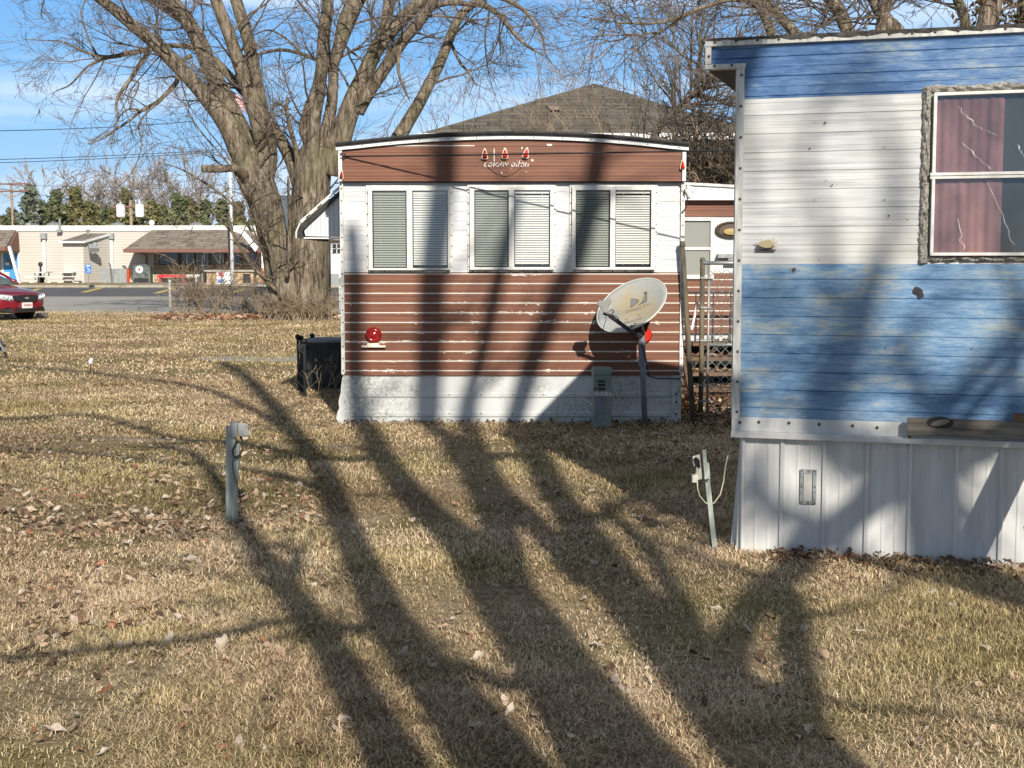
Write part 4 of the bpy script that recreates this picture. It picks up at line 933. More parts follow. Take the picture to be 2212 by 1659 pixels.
# porch: stone wall under dark windows
g=MB(); g.box(SX(334),SX(585),-.28,-.01,0,SZ(573)); g.build('stone_wall','stone',store)
for a,b in ((344,388),(391,423),(455,487),(490,522),(525,556)):
    g=MB(); g.box(SX(a),SX(b),-.16,-.02,SZ(573)+.02,SZ(541)); wnd=g.build('window','glass_dark',store)
    g=MB(); 
    for q in (SX(a),SX(b)-.08): g.box(q,q+.08,-.2,-.161,SZ(573)+.02,SZ(541))
    g.build('window_frame','brownwood',wnd)
g=MB(); g.box(SX(427),SX(452),-.34,-.281,0.02,SZ(541)); dr=g.build('door','glass_dark',store)
for q in (427,437,449): g=MB(); g.box(SX(q),SX(q)+.12,-.40,-.341,.02,SZ(541)); g.build('door_frame','galv',dr)
g=MB(); g.box(SX(324),SX(334),-.28,-.01,0,SZ(541)); g.build('corner_pilaster','clap',store)
g=MB(); pts=[(SX(300),-3.1,SZ(543)),(SX(316),-1.6,SZ(546)),(SX(319),-.35,SZ(550)),(SX(319),-.35,.1)]; g.tube(pts,.07,6); g.build('downspout','brownwood',store)
g=MB(); g.box(SX(449),SX(475),-1.6,-1.3,SZ(547),SZ(542)); g.build('porch_light_fixture','purewhite',store)
# drains with collector boxes, fixtures
for q in (98,243):
    g=MB(); g.box(SX(q-6),SX(q+6),-.45,-.11,SZ(516),SZ(504)); bxx=g.build('gutter_box','grey_box',store)
    g=MB(); g.box(SX(q-3),SX(q+3),-.24,-.0,0.1,SZ(516)); g.build('downspout','white',bxx)
g=MB(); g.tube([(SX(133),-.2,SZ(497)),(SX(133),-.2,SZ(472))],.09,6); g.box(SX(128),SX(138),-.5,-.11,SZ(502),SZ(496)); g.build('roof_vent_pipe','galv',store)
for q,h in ((222,0),(415,0)):
    pass
g=MB(); g.box(SX(40),SX(48),2,4,SZ(491)+.14,SZ(480)); g.build('roof_unit','grey_box',store)
for q in (104,244,415): g=MB(); g.lathe([(.5,zr+.14),(.55,zr+.3),(.1,zr+.45)],10,Matrix.Translation((SX(q),1.5,0))); g.build('roof_vent','galv',store)
g=MB(); g.ball((SX(326),.5,SZ(481)),.22,8); g.tube([(SX(326),.5,zr+.1),(SX(326),.5,SZ(483))],.06,5); g.build('roof_camera','purewhite',store)
# blue door
g=MB(); g.box(SX(8),SX(39),-.07,-.01,.05,SZ(549)); bd=g.build('door','blue_door',store,label='bright blue door')
g=MB(); g.box(SX(15),SX(27),-.09,-.0705,SZ(573),SZ(558)); g.build('door_window','glass_dark',bd)
g=MB(); g.box(SX(12),SX(21),-.10,-.0905,SZ(573),SZ(567)); g.build('door_notice','purewhite',bd); g=MB(); g.box(SX(4),SX(20),-.10,-.0705,SZ(600),SZ(588)); g.build('door_notice','purewhite',bd)
g=MB(); g.box(SX(4),SX(8),-.09,-.01,.05,SZ(545)); g.box(SX(39),SX(42),-.09,-.01,.05,SZ(545)); g.build('door_frame','white',store)
# lean-to
g=MB(); g.box(SX(164),SX(207),-3,-2.9,0,SZ(523,YS-3)); lt=g.build('lean_to','clap',store)
g=MB(); g.add([Vector(q) for q in ((SX(207),-3,0),(SX(242),-.1,0),(SX(242),-.1,SZ(506)),(SX(207),-3,SZ(524,YS-3)))],[(0,1,2,3)]); g.build('lean_to_side','clap',store)
g=MB(); g.add([Vector(q) for q in ((SX(160),-3.4,SZ(522,YS-3.4)),(SX(209),-3.4,SZ(522,YS-3.4)),(SX(243),-.05,SZ(504)),(SX(187),-.05,SZ(504)),(SX(160),-3.4,SZ(524,YS-3.4)),(SX(209),-3.4,SZ(524,YS-3.4)),(SX(243),-.05,SZ(506)),(SX(187),-.05,SZ(506)))],[(0,1,2,3),(7,6,5,4),(0,4,5,1),(1,5,6,2)]); lr=g.build('lean_to_roof','shingle_far',store)
g=MB(); g.bar((SX(160),-3.44,SZ(523,YS-3.4)),(SX(210),-3.44,SZ(523,YS-3.4)),.1,.14); g.bar((SX(209)+.06,-3.4,SZ(523,YS-3.4)),(SX(243)+.06,-.05,SZ(505)),.1,.16); g.build('fascia','white',lr)
g=MB(); g.tube([(SX(205),-1.5,SZ(510)),(SX(205),-1.5,SZ(498))],.1,6); g.tube([(SX(205),-1.5,SZ(499)),(SX(205),-1.5,SZ(497))],.2,8); g.build('flue','galv',lr)
g=MB(); g.bar((SX(229),-3.1,SZ(533)),(SX(233),-3.4,SZ(541)),.7,.4); g.ball((SX(233),-3.2,SZ(530)),.2,8); g.build('wall_lamp','grey_box',store)
# things in front of the store
def fobj(name,lbl,cat,px,py,fn,Y=None):
    o=thing(name,lbl,cat,(SX(px,Y or YS-2.5),Y or YS-2.5,0)); fn(o); return o
def f_(o):
    for k in range(2):
        g=MB(); g.box(-.95+k*.96,-.01+k*.96,-.4,.4,0,1.02); g.build('cabinet','grey_box',o)
fobj('condenser_unit','pair of grey air conditioning cabinets at the wall of the cream building','air conditioner',248,612,f_,YS-3)
g=MB(); g.lathe([(.30,0),(.38,.95),(.40,1.0)],12); o=g.build('trash_can','orange',None,False,'orange bin between the grey cabinets and the leaning plank','bin'); o.location=(SX(270,YS-3),YS-3,0)
g=MB(); g.bar((0,0,0),(-1.0,.6,1.25),.3,.06); o=g.build('leaning_plank','wood',None,False,'grey plank leaning behind the orange bin','plank'); o.location=(SX(291,YS-3),YS-3,0)
g=MB(); g.tube([(.15,0,0),(.08,0,1.2),(0,0,1.45)],.06,6); o=g.build('bent_post','wood',None,False,'thin dark bent post left of the grey cabinets','post'); o.location=(SX(236,YS-3.6),YS-3.6,0)
def f_(o):
    g=MB(); g.prism([(-.62,0),(.62,0),(.62,1.15)]+[(.62*math.cos(a),1.15+.2*math.sin(a)) for a in [i*math.pi/8 for i in range(1,8)]]+[(-.62,1.15)],lambda a,b,d:(a,d,b),-.5,.3); g.build('body','blackbin',o)
    g=MB(); g.lathe([(.27,0),(.27,.02)],16,Matrix.Translation((-.15,-.51,.98))@Matrix.Rotation(rad(90),4,'X')); e=g.build('round_emblem','purewhite',o)
    g=MB(); g.box(-.22,-.08,-.545,-.535,.90,1.06); g.build('emblem_mark','redp',e)
    g=MB(); g.box(-.55,.5,-.52,-.501,.05,.35); g.build('slot','black',o)
fobj('drop_box','tall dark green drop box with a round white emblem beside the porch','drop box',309,612,f_,YS-3.2)
def bench(mtl):
    def f(o):
        g=MB(); g.box(-1,1,-.3,.3,.42,.52); g.box(-1,1,.22,.3,.521,.60); g.build('seat',mtl,o)
        for q in (-.85,.78):
            g=MB(); g.box(q,q+.1,-.25,.25,0,.42); g.build('leg',mtl,o)
        g=MB(); g.box(-.7,.7,-.05,.0,.05,.35); g.build('brace','black',o)
    return f
fobj('bench','low bright red bench in front of the stone porch wall','bench',370,611,bench('redp'),YS-4); fobj('bench','low white bench beside the red bench at the stone porch wall','bench',400,611,bench('white'),YS-3.4)
def f_(o):
    g=MB(); g.box(-1.6,1.6,-.6,.6,0,.85); g.build('body','stone',o); g=MB(); g.box(-1.75,1.75,-.75,.75,.851,.98); g.build('cap','concrete',o)
    g=MB(); g.box(.9,1.4,-.66,-.601,.1,.72); g.build('opening','black',o)
    g=MB(); g.box(-.9,.15,-.70,-.62,.0,.95); s_=g.build('sign_board','purewhite',o); 
    g=MB(); g.box(-.75,-.45,-.72,-.701,.55,.8); g.build('sign_mark','redp',s_); g=MB(); g.box(-.8,-.4,-.72,-.701,.1,.35); g.build('sign_mark','blue_sign',s_)
fobj('stone_planter','stone planter with a white sign board at the foot of the flagpole','planter',500,612,f_,96)
# picnic tables
def f_(o):
    for dx,r in ((-1.0,0),(1.05,.1)):
        g=MB(); g.box(dx-.5,dx+.5,-.9,.9,.74,.80); g.build('table_top','white',o)
        for q in (-.75,.75): g=MB(); g.box(dx-1.0+q*.0,dx+1.0,q-.14,q+.14,.43,.48); g.build('bench','white',o)
        for q in (-.35,.35): g=MB(); g.tube([(dx+q,-.5,.74),(dx+q,-.4,.05),(dx+q*2.2,-.4,.03)],.05,6); g.tube([(dx+q,.5,.74),(dx+q,.4,.05)],.05,6); g.build('leg','white',o)
fobj('picnic_table','white metal picnic tables standing at the cream wall','picnic table',119,610,f_,YS-3)
g=MB(); g.tube([(0,0,0),(0,0,.5)],.25,8); g.tube([(0,0,.5),(0,0,1.25)],.07,6); g.ball((0,0,1.35),.18,8); o=g.build('ash_stand','black',None,False,'black smokers ash stand at the left end of the picnic tables','ash stand'); o.location=(SX(87,YS-2),YS-2,0)
def f_(o):
    g=MB(); g.tube([(0,0,0),(.02,0,2.2)],.05,6); g.build('post','galv',o)
    g=MB(); g.box(-.28,.30,-.06,-.05,1.35,2.15); pn=g.build('sign_panel','blue_sign',o)
    g=MB(); g.tube([(.02+.14*math.cos(a),-.065,1.6+.14*math.sin(a)) for a in [i*.4-2.6 for i in range(12)]],.02,4); g.ball((-.02,-.065,2.0-.1),.045,6); g.tube([(-.02,-.065,1.85),(0,-.065,1.68),(.13,-.065,1.66),(.18,-.065,1.52)],.025,4); g.box(-.18,.20,-.064,-.062,2.0,2.08); g.build('wheelchair_symbol','purewhite',pn)
yh=G(190,622).y
fobj('parking_sign','small blue accessible parking sign with white wheelchair symbol at the lot edge','sign',190,622,f_,yh).scale=(.62,.62,.64)
a=PY(20,532,60); b=PY(43,612,60); g=MB(); g.bar(a,b,.17,.1); g.build('leaning_board','purewhite',None,False,'long white board leaning in front of the blue door','board')
a=PY(573,545,99); 
def f_(o):
    g=MB(); g.box(-.25,.25,-.03,.03,1.1,2.45); pn=g.build('sign_panel','purewhite',o)
    g=MB(); g.box(-.15,.15,-.04,-.031,2.2,2.35); g.build('sign_stripe','redp',pn)
    g=MB(); g.prism([(0,1.25),(.12,1.5),(.0,1.8),(-.12,1.5)],lambda a,b,d:(a,d,b),-.045,-.031); g.build('sign_mark','black',pn)
    g=MB(); g.tube([(-.25,0,0),(-.25,0,2.5)],.03,5); g.build('post','redp',o)
fobj('narrow_sign','narrow white sign on a red post left of the big trunk','sign',573,600,f_,97)
# flagpole and flags
fp=PY(502,606,95); o=thing('flagpole','tall white flagpole at the stone planter, half hidden by the big tree','flagpole',(fp.x,95,0))
zt=PY(502,190,95).z
g=MB(); g.tube([(0,0,0),(0,0,zt)],[.14,.06],8); g.build('pole','purewhite',o,True); g=MB(); g.ball((0,0,zt+.08),.1,8); g.build('finial','purewhite',o)
M['flag_red']=mat('flag_red',(.50,.03,.04),.8); M['flag_navy']=mat('flag_navy',(.02,.03,.12),.8)
def flag(z1,h,L_,lbl,kind):
    g=MB(); nx,ny=16,13; vs=[]; 
    for j in range(ny+1):
        for i in range(nx+1):
            u=i/nx; v=j/ny; vs.append(Vector((.06+L_*u*.8, .12*math.sin(u*9+v*1.5), z1-h*v-L_*.55*u*(1-.15*math.sin(u*5)))))
    b=g.add(vs,[])
    for j in range(ny):
        for i in range(nx):
            k=j*(nx+1)+i; f=(k,k+nx+1,k+nx+2,k+1)
            if kind: mi=2 if (i<6 and j<7) else (0 if j%2==0 else 1)
            else: mi=2 if not(5<i<12 and 3<j<10) else 1
            g.f.append(f); g.mi.append(mi)
    f=g.build('flag',['flag_red','purewhite','flag_navy'] if kind else ['flag_red','purewhite','flag_maroon'],None,False,lbl,'flag'); f.location=(fp.x,95,0); return f
M['flag_maroon']=mat('flag_maroon',(.13,.02,.03),.8)
flag(PY(502,193,95).z,.75,1.3,'red and white striped flag with a blue canton, upper of two on the flagpole',True); flag(PY(502,228,95).z,.75,1.3,'dark maroon flag with a pale centre, lower of two on the flagpole',False)
# white shed with red door frame, right of the trunk
sh=thing('white_shed','white board shed with red doorway trim seen between the big trunk and the brown trailer','shed',(0,92,0))
def hX(px): return PY(px,560,92).x
def hZ(py): return PY(700,py,92).z
m=mat('white_board_batten',(.75,.75,.76),.6); t=NT(m); x_,y_,z_=t.sep(t.coord('Object')); k=t.math('FRACT',t.math('MULTIPLY',x_,3.2)); t.col(t.mix(t.math('LESS_THAN',k,.10),(.75,.75,.76),(.50,.50,.55))); M['batten']=m
g=MB(); g.box(hX(672),hX(775),0,6,0,hZ(517)); g.build('wall','batten',sh); g=MB(); g.box(hX(668),hX(780),-.4,6.4,hZ(519),hZ(512)); g.build('roof','shingle_far',sh)
for q in (696,708): 
    g=MB(); g.prism([(hX(q),0),(hX(q)+.14,0),(hX(q-2)+.1,hZ(525)),(hX(q-2)-.02,hZ(525))],lambda a,b,d:(a,d,b),-.12,-.01); g.build('door_trim','redp',sh)
g=MB(); g.box(hX(708),hX(713),-.14,-.01,.2,hZ(590)+.25); g.build('door_trim','redp',sh)
g=MB(); g.box(hX(718),hX(752),-.05,-.01,hZ(547),hZ(527)); wi=g.build('window','glass_dark',sh)
g=MB(); 
for q in (718,728,738,748): g.box(hX(q)-.03,hX(q)+.03,-.08,-.051,hZ(547),hZ(527))
g.box(hX(716),hX(754),-.079,-.052,hZ(538),hZ(537)+.02); g.build('muntin','frame',wi)
g=MB(); g.box(-.4,.4,-.3,.3,0,.5); g.box(-.3,.3,-.2,.2,.5,.75); o=g.build('storage_tub','galv',None,False,'small grey tub standing in front of the white shed','tub'); o.location=(hX(725),91,0)
# black post
bp=G(711,648); zt=PY(711,505,bp.y).z; g=MB(); g.tube([(0,0,0),(0,0,zt)],.085,10); o=g.build('black_post','black',None,True,'tall slim black post right of the big trunk, in front of the white shed','post'); o.location=(bp.x,bp.y,0)
g=MB(); 
# utility poles and wires
def upole(px,Y,py0,arms,lbl,trans=False):
    b=PY(px,500,Y); zt=PY(px,py0,Y).z; o=thing('utility_pole',lbl,'utility pole',(b.x,Y,0),0,'utility poles behind the cream building')
    g=MB(); g.tube([(.15,0,0),(0,0,zt)],[.19,.13],8); g.build('pole','wood_brown2',o,True)
    for py,hw_ in arms:
        z_=PY(px,py,Y).z; g=MB(); g.bar((-hw_,-.15,z_),(hw_,-.15,z_+.05),.12,.14); a=g.build('crossarm','brownwood',o)
        for q in (-.95,-.5,.55,.95):
            g=MB(); g.lathe([(.03,0),(.07,.1),(.04,.22)],6,Matrix.Translation((hw_*q,-.15,z_+.06))); g.build('insulator','grey_box',a)
        g=MB(); g.bar((-hw_*.6,-.15,z_),(0,-.15,z_-.8),.05); g.bar((hw_*.6,-.15,z_),(0,-.15,z_-.8),.05); g.build('brace','wood_brown2',a)
    if trans:
        for q in (-.85,.85):
            z_=PY(px,469,Y).z; g=MB(); g.lathe([(.38,z_),(.40,z_+.1),(.40,z_+1.0),(.36,z_+1.1),(.1,z_+1.15),(.06,z_+1.5)],12,Matrix.Translation((q,-.1,0))); g.build('transformer','purewhite',o,True)
    return o
M['wood_brown2']=noisy('pole_timber',(.24,.18,.12),(.36,.28,.20),6,.9,(3,3,.2))
upole(27,140,394,((398,1.9),(414,1.8)),'timber utility pole with two crossarms, far left'); upole(283,125,433,((447,1.6),),'timber utility pole carrying two white transformers',True)
for (p0,p1,Y0,Y1) in (((-200,284),(420,262),60,75),((-200,349),(600,315),70,90),((-200,357),(600,319),70,90),((-200,391),(520,409),139,150),((-60,397),(283,445),139,125)):
    wire('power_line',PY(*p0,Y0),PY(*p1,Y1),.15,.018 if Y0<100 else .02,'thin overhead line crossing the sky at left')
for o_ in list(bpy.data.objects):
    if o_.name.startswith('power_line'):
        o_['group']='overhead power lines'; o_['label']={'':'single highest overhead line in the sky at left','.001':'upper of the two close parallel overhead lines at left','.002':'lower of the two close parallel overhead lines at left','.003':'overhead line running right from the crossarm pole','.004':'overhead line sagging between the two utility poles'}[o_.name[10:]]
# ================================================================ GREY-ROOFED HOUSE BEHIND
YH=52
ho=thing('grey_house','two storey house with grey shingled hip roof rising behind the brown trailer','house',(0,YH,0))
def HX(px,py=285): return PY(px,py,YH).x
def HZ(py): return PY(1280,py,YH).z
ze=HZ(292); zp=PY(1284,180,YH+5).z; px_=PY(1284,180,YH+5).x
xa,xb=HX(905),HX(1640)
g=MB(); P=[(xa,-.5,ze),(xb,-.5,ze),(xb,12,ze),(xa,12,ze),(px_,5,zp),(px_+.02,6,zp)]
g.add([Vector(q) for q in P],[(0,1,4),(1,2,5,4),(2,3,5),(3,0,4,5),(0,3,2,1)]); rf_=g.build('roof','shingle',ho)
g=MB(); g.box(xa,xb,-.56,-.5,ze-.2,ze+.03); g.build('fascia','white',rf_)
c=PY(1197,234,YH+2); g=MB(); g.box(c.x-.18,c.x+.18,1.6,2.2,c.z-.1,c.z+.05); g.build('roof_vent','shingle_far',rf_)
g=MB(); g.box(xa+.5,xb-.5,.2,11.5,0,ze-.05); g.build('wall',mat('tan_house_siding',(.34,.30,.24),.8),ho)
for a,b in ((1360,1395),(1540,1575)):
    g=MB(); g.box(HX(a),HX(b),.12,.19,HZ(365),HZ(315)); wn=g.build('window','glass_dark',ho); g=MB(); g.box(HX(a)-.08,HX(b)+.08,.10,.115,HZ(315),HZ(312)); g.box(HX(a)-.08,HX(a),.10,.115,HZ(365),HZ(315)); g.box(HX(b),HX(b)+.08,.10,.115,HZ(365),HZ(315)); g.build('window_frame','white',wn)
# grey-blue chimney like block seen between the two stems
a=PY(618,430,88); g=MB(); g.box(-.45,.45,-.4,.4,0,a.z); g.box(-.5,.5,-.45,.45,a.z,a.z+.2); o=g.build('chimney_stack',mat('blue_grey_stack',(.10,.13,.16),.8),None,False,'dark blue-grey stack seen between the two main stems of the big tree','chimney'); o.location=(a.x,88,0)

# ================================================================ RED CAR
car=thing('parked_car','dark red saloon car parked at the grass edge at far left','car',(0,0,0))
ch=rad(-29); cyc=37.2
f0=PY(106,668,cyc)
car.rotation_euler=(0,0,ch); hd_=Vector((math.cos(ch),math.sin(ch),0)); lf=Vector((-math.sin(ch),math.cos(ch),0))
orig=Vector((f0.x,cyc,0))-hd_*.12-lf*.72; car.location=orig    # front centre of the bumper
# body sections: (x, half width, z bottom, z shoulder, z top)
secs=[(.06,.30,.30,.56,.60),(.0,.62,.22,.60,.66),(-.10,.78,.19,.66,.72),(-.35,.86,.19,.72,.80),(-.8,.885,.20,.76,.88),(-1.25,.89,.20,.82,.95),(-1.5,.89,.20,.84,.98),(-2.5,.89,.20,.88,.95),(-3.5,.88,.20,.90,.97),(-4.1,.86,.22,.90,1.0),(-4.42,.78,.28,.85,.95),(-4.5,.6,.35,.7,.8)]
g=MB(); K=14; vs=[]
def csec(x,hw,zb,zs,zt):
    pts=[(-hw*.86,zb),(-hw*.97,zb+(zs-zb)*.25),(-hw,zb+(zs-zb)*.6),(-hw*.985,zs),(-hw*.86,zs+(zt-zs)*.62),(-hw*.55,zt-.012),(-hw*.2,zt),(hw*.2,zt),(hw*.55,zt-.012),(hw*.86,zs+(zt-zs)*.62),(hw*.985,zs),(hw,zb+(zs-zb)*.6),(hw*.97,zb+(zs-zb)*.25),(hw*.86,zb)]
    return [Vector((x,a,b)) for a,b in pts]
for q in secs: vs+=csec(*q)
fs=[]
for i in range(len(secs)-1):
    for k in range(K): a=i*K+k; b=i*K+(k+1)%K; fs.append((a,a+K,b+K,b))
fs.append(tuple(range(K))); fs.append(tuple(range((len(secs)-1)*K,len(secs)*K))[::-1]); g.add(vs,fs)
body=g.build('body','car_red',car,True); sb=body.modifiers.new('s','SUBSURF'); sb.levels=sb.render_levels=2
cab=[(-1.15,.80,.93,.95,.96),(-1.55,.78,.93,1.10,1.16),(-2.05,.66,.93,1.30,1.42),(-2.7,.62,.93,1.33,1.46),(-3.3,.64,.93,1.30,1.41),(-3.85,.70,.93,1.08,1.12),(-4.1,.72,.93,.97,.98)]
g=MB(); vs=[]
for x,hw,zb,zs,zt in cab: vs+=[Vector((x,-hw-.10*(zt-zb<.2 and 0 or .6),zb)),Vector((x,-hw,zs)),Vector((x,-hw*.7,zt)),Vector((x,hw*.7,zt)),Vector((x,hw,zs)),Vector((x,hw+.06,zb))]
fs=[];K=6
for i in range(len(cab)-1):
    for k in range(K-1): a=i*K+k; fs.append((a,a+K,a+1+K,a+1))
fs.append(tuple(range(K))); fs.append(tuple(range((len(cab)-1)*K,len(cab)*K))[::-1]); g.add(vs,fs); cb_=g.build('window',mat('tinted_car_glass',(.10,.14,.13),.08,0,.8),car,True)
g=MB(); 
for sg in (1,-1): g.tube([(-1.12,sg*.80,.95),(-1.5,sg*.76,1.14),(-2.03,sg*.62,1.40),(-2.7,sg*.60,1.45),(-3.3,sg*.60,1.40),(-3.9,sg*.66,1.08)],.035,6); 
g.build('roof_pillar','car_red',car,True)
g=MB(); g.add([Vector((x,y,z)) for x,y,z in ((-2.0,-.5,1.425),(-2.0,.5,1.425),(-2.7,.5,1.475),(-2.7,-.5,1.475),(-3.3,.5,1.425),(-3.3,-.5,1.425))],[(0,1,2,3),(3,2,4,5)]); g.build('roof','car_red',car)
def onface(y,z,d=0):   # bumper face curve
    hw=abs(y)/.86; x=.075-.13*hw**2.2-.42*max(0,hw-.72)**1.0*1.4-.10*max(0,z-.5)-.05*max(0,.35-z); return Vector((x+d,y,z))
def patch(poly,mtl,name,d=.012,par=body):
    g=MB(); n_=len(poly); g.add([onface(a,b,d) for a,b in poly]+[onface(a,b,d-.05) for a,b in poly],[tuple(range(n_)),tuple(range(2*n_-1,n_-1,-1))]+[(i,i+n_,(i+1)%n_+n_,(i+1)%n_) for i in range(n_)]); return g.build(name,mtl,par,False)
gr=patch([(-.42,.66),(-.36,.54),(-.2,.50),(0,.495),(.2,.50),(.36,.54),(.42,.66),(.2,.675),(0,.68),(-.2,.675)],'black','grille',.03)
g=MB(); g.prism([(.075*math.cos(a),.595+.028*math.sin(a)) for a in [i*.45 for i in range(14)]],lambda a,b,d:onface(a,b,d),.031,.045); g.build('badge','galv',gr)
for sg in (1,-1):
    P_=[(sg*.44,.66),(sg*.42,.55),(sg*.56,.545),(sg*.70,.57),(sg*.80,.62),(sg*.865,.70),(sg*.80,.705),(sg*.62,.69)]
    hl=patch(P_ if sg>0 else P_,'lampglass','headlight',.03)
    g=MB(); 
    for a,b in ((.5,.605),(.6,.62),(.70,.64)): g=MB(); g.ball(onface(sg*a,b,.03),.04,8,mi=0); g.build('lamp_bulb','purewhite',hl,True)
    g=MB(); g.ball(onface(sg*.81,.67,.03),.035,8); g.build('indicator','orange',hl,True)
patch([(-.80,.22),(-.74,.30),(-.60,.35),(-.42,.345),(-.45,.24)],'black','fog_intake',.03); patch([(.80,.22),(.74,.30),(.60,.35),(.42,.345),(.45,.24)],'black','fog_intake',.03)
patch([(-.30,.24),(-.34,.34),(.34,.34),(.30,.24)],'black','lower_intake',.03)
np_=patch([(-.155,.33),(-.155,.48),(.155,.48),(.155,.33)],'purewhite','number_plate',.055)
g=MB()
for k in range(6): 
    a=-.12+k*.042; g.add([onface(a,.38,.056),onface(a+.026,.38,.056),onface(a+.026,.44,.056),onface(a,.44,.056)],[(0,1,2,3)])
M['plate_red']=mat('plate_red',(.45,.10,.10),.6); g.build('plate_characters','plate_red',np_)
for x_,sg in ((-.95,-1),(-.95,1),(-3.6,-1),(-3.6,1)):
    T=Matrix.Translation((x_,sg*.80,.31))@Matrix.Rotation(rad(90),4,'X')
    g=MB(); g.lathe([(.20,-.11),(.29,-.11),(.31,-.07),(.31,.07),(.29,.11),(.20,.11)],24,T); wh=g.build('wheel','rubber',car,True)
    g=MB(); g.lathe([(.20,-.10),(.18,-.05),(.18,.05),(.20,.10)],12,T); g.build('rim','galv',wh)
    g=MB(); g.lathe([(.36,-.03 if sg<0 else -.11),(.36,.11 if sg<0 else .03)],24,T); g.build('wheel_arch','black',body)
for sg in (1,-1): g=MB(); g.ball((-1.45,sg*.95,1.0),.09,8,.8); g.build('mirror','car_red',car,True)
g=MB(); a=G(15,688); b=G(62,684); g.bar(a+Vector((0,0,.06)),b+Vector((0,0,.06)),.14,.12); struct(g.build('kerb','concrete')); 
a=G(82,686); b=G(99,684); g=MB(); g.bar(a+Vector((0,0,.06)),b+Vector((0,0,.06)),.14,.12); g.build('parking_block','concrete',None,False,'pale concrete block under the nose of the red car','parking block')
# ================================================================ CHAIN LINK FENCE BEFORE THE BIG TREE
fa=G(368,684); fb_=PY(760,684,38.6); fb_.z=0; 
cf=thing('chain_link_fence','low chain link fence overgrown with dry vines before the big tree','fence',(fa.x,fa.y,0)); fd=Vector((fb_.x-fa.x,fb_.y-fa.y,0)); fl_=fd.length; fd.normalize()
zt=PY(368,612,fa.y).z
g=MB(); g.tube([(0,0,0),(0,0,zt+.03)],.036,8); g.ball((0,0,zt+.05),.045,8)
M['galv_bright']=noisy('bright_galvanised',(.42,.46,.44),(.58,.62,.60),10,.5)
g=MB(); g.tube([(0,0,0),(0,0,zt+.03)],.036,8); g.ball((0,0,zt+.05),.045,8); g.build('post','galv_bright',cf,True)
for u in (2.45,4.9,7.4): g=MB(); g.tube([fd*u,fd*u+Vector((0,0,zt-.06))],.026,6); g.build('post','galv_bright',cf,True)
g=MB(); g.tube([Vector((0,0,zt-.06)),fd*fl_+Vector((0,0,zt-.14))],.02,6); g.build('top_rail','rustpipe',cf)
g=MB(); chain(g,lambda u,z:fd*u+Vector((0,.03,z)),fl_,.03,zt-.07,.11,.0028); g.build('mesh','galv',cf)

# ================================================================ TREES
def smooth_path(pts, rs, k=4):
    """Catmull-Rom through pts with radii"""
    P=[Vector(p) for p in pts]; out=[]; ro=[]
    for i in range(len(P)-1):
        p0=P[max(i-1,0)];p1=P[i];p2=P[i+1];p3=P[min(i+2,len(P)-1)]
        for j in range(k):
            t=j/k; out.append(.5*((2*p1)+(p2-p0)*t+(2*p0-5*p1+4*p2-p3)*t*t+(3*p1-p0-3*p2+p3)*t**3)); ro.append(rs[i]*(1-t)+rs[i+1]*t)
    out.append(P[-1]); ro.append(rs[-1]); return out,ro
def rdir(rng): 
    while True:
        v=Vector((rng.uniform(-1,1),rng.uniform(-1,1),rng.uniform(-1,1)))
        if .05<v.length<1: return v.normalized()
def twig(mb,p,d,L,r,lev,rng,up=.0,seg=.35,kids=(5,4,3),jit=.32,spread=.75,shrink=.55,sides=(5,4,3,3),rmin=.006):
    n=max(2,int(L/seg)); pts=[p.copy()]; dirs=[d.copy()]; s=L/n; d=d.normalized()
    for i in range(n):
        d=(d+rdir(rng)*jit*.6+Vector((0,0,up))*(i/n)).normalized(); p=p+d*s; pts.append(p.copy()); dirs.append(d.copy())
    rs=[max(rmin,r*(1-.75*i/n)) for i in range(n+1)]
    mb.tube(pts,rs,sides[min(lev,len(sides)-1)],cap=False)
    if lev<len(kids):
        for q in range(kids[lev]):
            t=rng.uniform(.2,1)**.8; i=min(n-1,int(t*n)); a=pts[i].lerp(pts[i+1],t*n-i if t*n-i<=1 else 1)
            nd=(dirs[i+1]+rdir(rng)*spread*1.1).normalized()
            twig(mb,a,nd,L*shrink*rng.uniform(.6,1.15),max(rmin,rs[i]*.6),lev+1,rng,up,seg*.7,kids,jit,spread,shrink,sides,rmin)
def sprout(mb,path,rad_,n,Lr,rng,t0=.2,out=None,**k):
    """branches leaving a limb"""
    for q in range(n):
        t=rng.uniform(t0,1); i=min(len(path)-2,int(t*(len(path)-1))); a=path[i]; ax_=(path[i+1]-path[i]).normalized()
        v=rdir(rng); v=(v-ax_*v.dot(ax_)).normalized(); d=(ax_*.6+v+(out or Vector((0,0,.1)))).normalized()
        twig(mb,a,d,rng.uniform(*Lr),min(rad_[i]*.4,.035),0,rng,**k)

YT=37.0
tb=G(655,692); tree=thing('big_tree','massive bare multi-stemmed tree with furrowed bark left of the brown trailer','tree',(tb.x,YT,0))
TO=Vector(tree.location); rt=random.Random(21)
def c2(cx,cy,Y): return PY(cx/2,cy/2,Y)-TO
limbs=[]
def limb(mb,pts,dy=0,dy0=0,k=5,n=10,reg=True,wob=.03,f=.5):
    Q=[];R=[]
    for i,(a,b,w_) in enumerate(pts):
        Y=YT+dy0+(dy-dy0)*i/(len(pts)-1); Q.append(PY(a*f,b*f,Y)-TO); R.append(w_*f/2*Y/FPX)
    P,Rr=smooth_path(Q,R,k)
    P=[p+Vector((noise.noise(p*1.3),noise.noise(p*1.3+Vector((9,0,0))),0))*wob*min(1,Rr[i]*10) for i,p in enumerate(P)]
    mb.tube(P,Rr,n)
    if reg: limbs.append((P,Rr))
    return P
g=MB()
limb(g,[(1235,1400,165),(1225,1330,140),(1210,1200,125),(1190,1080,125),(1160,930,135),(1125,820,150),(1085,730,150),(1060,640,120)],0,0,n=16)
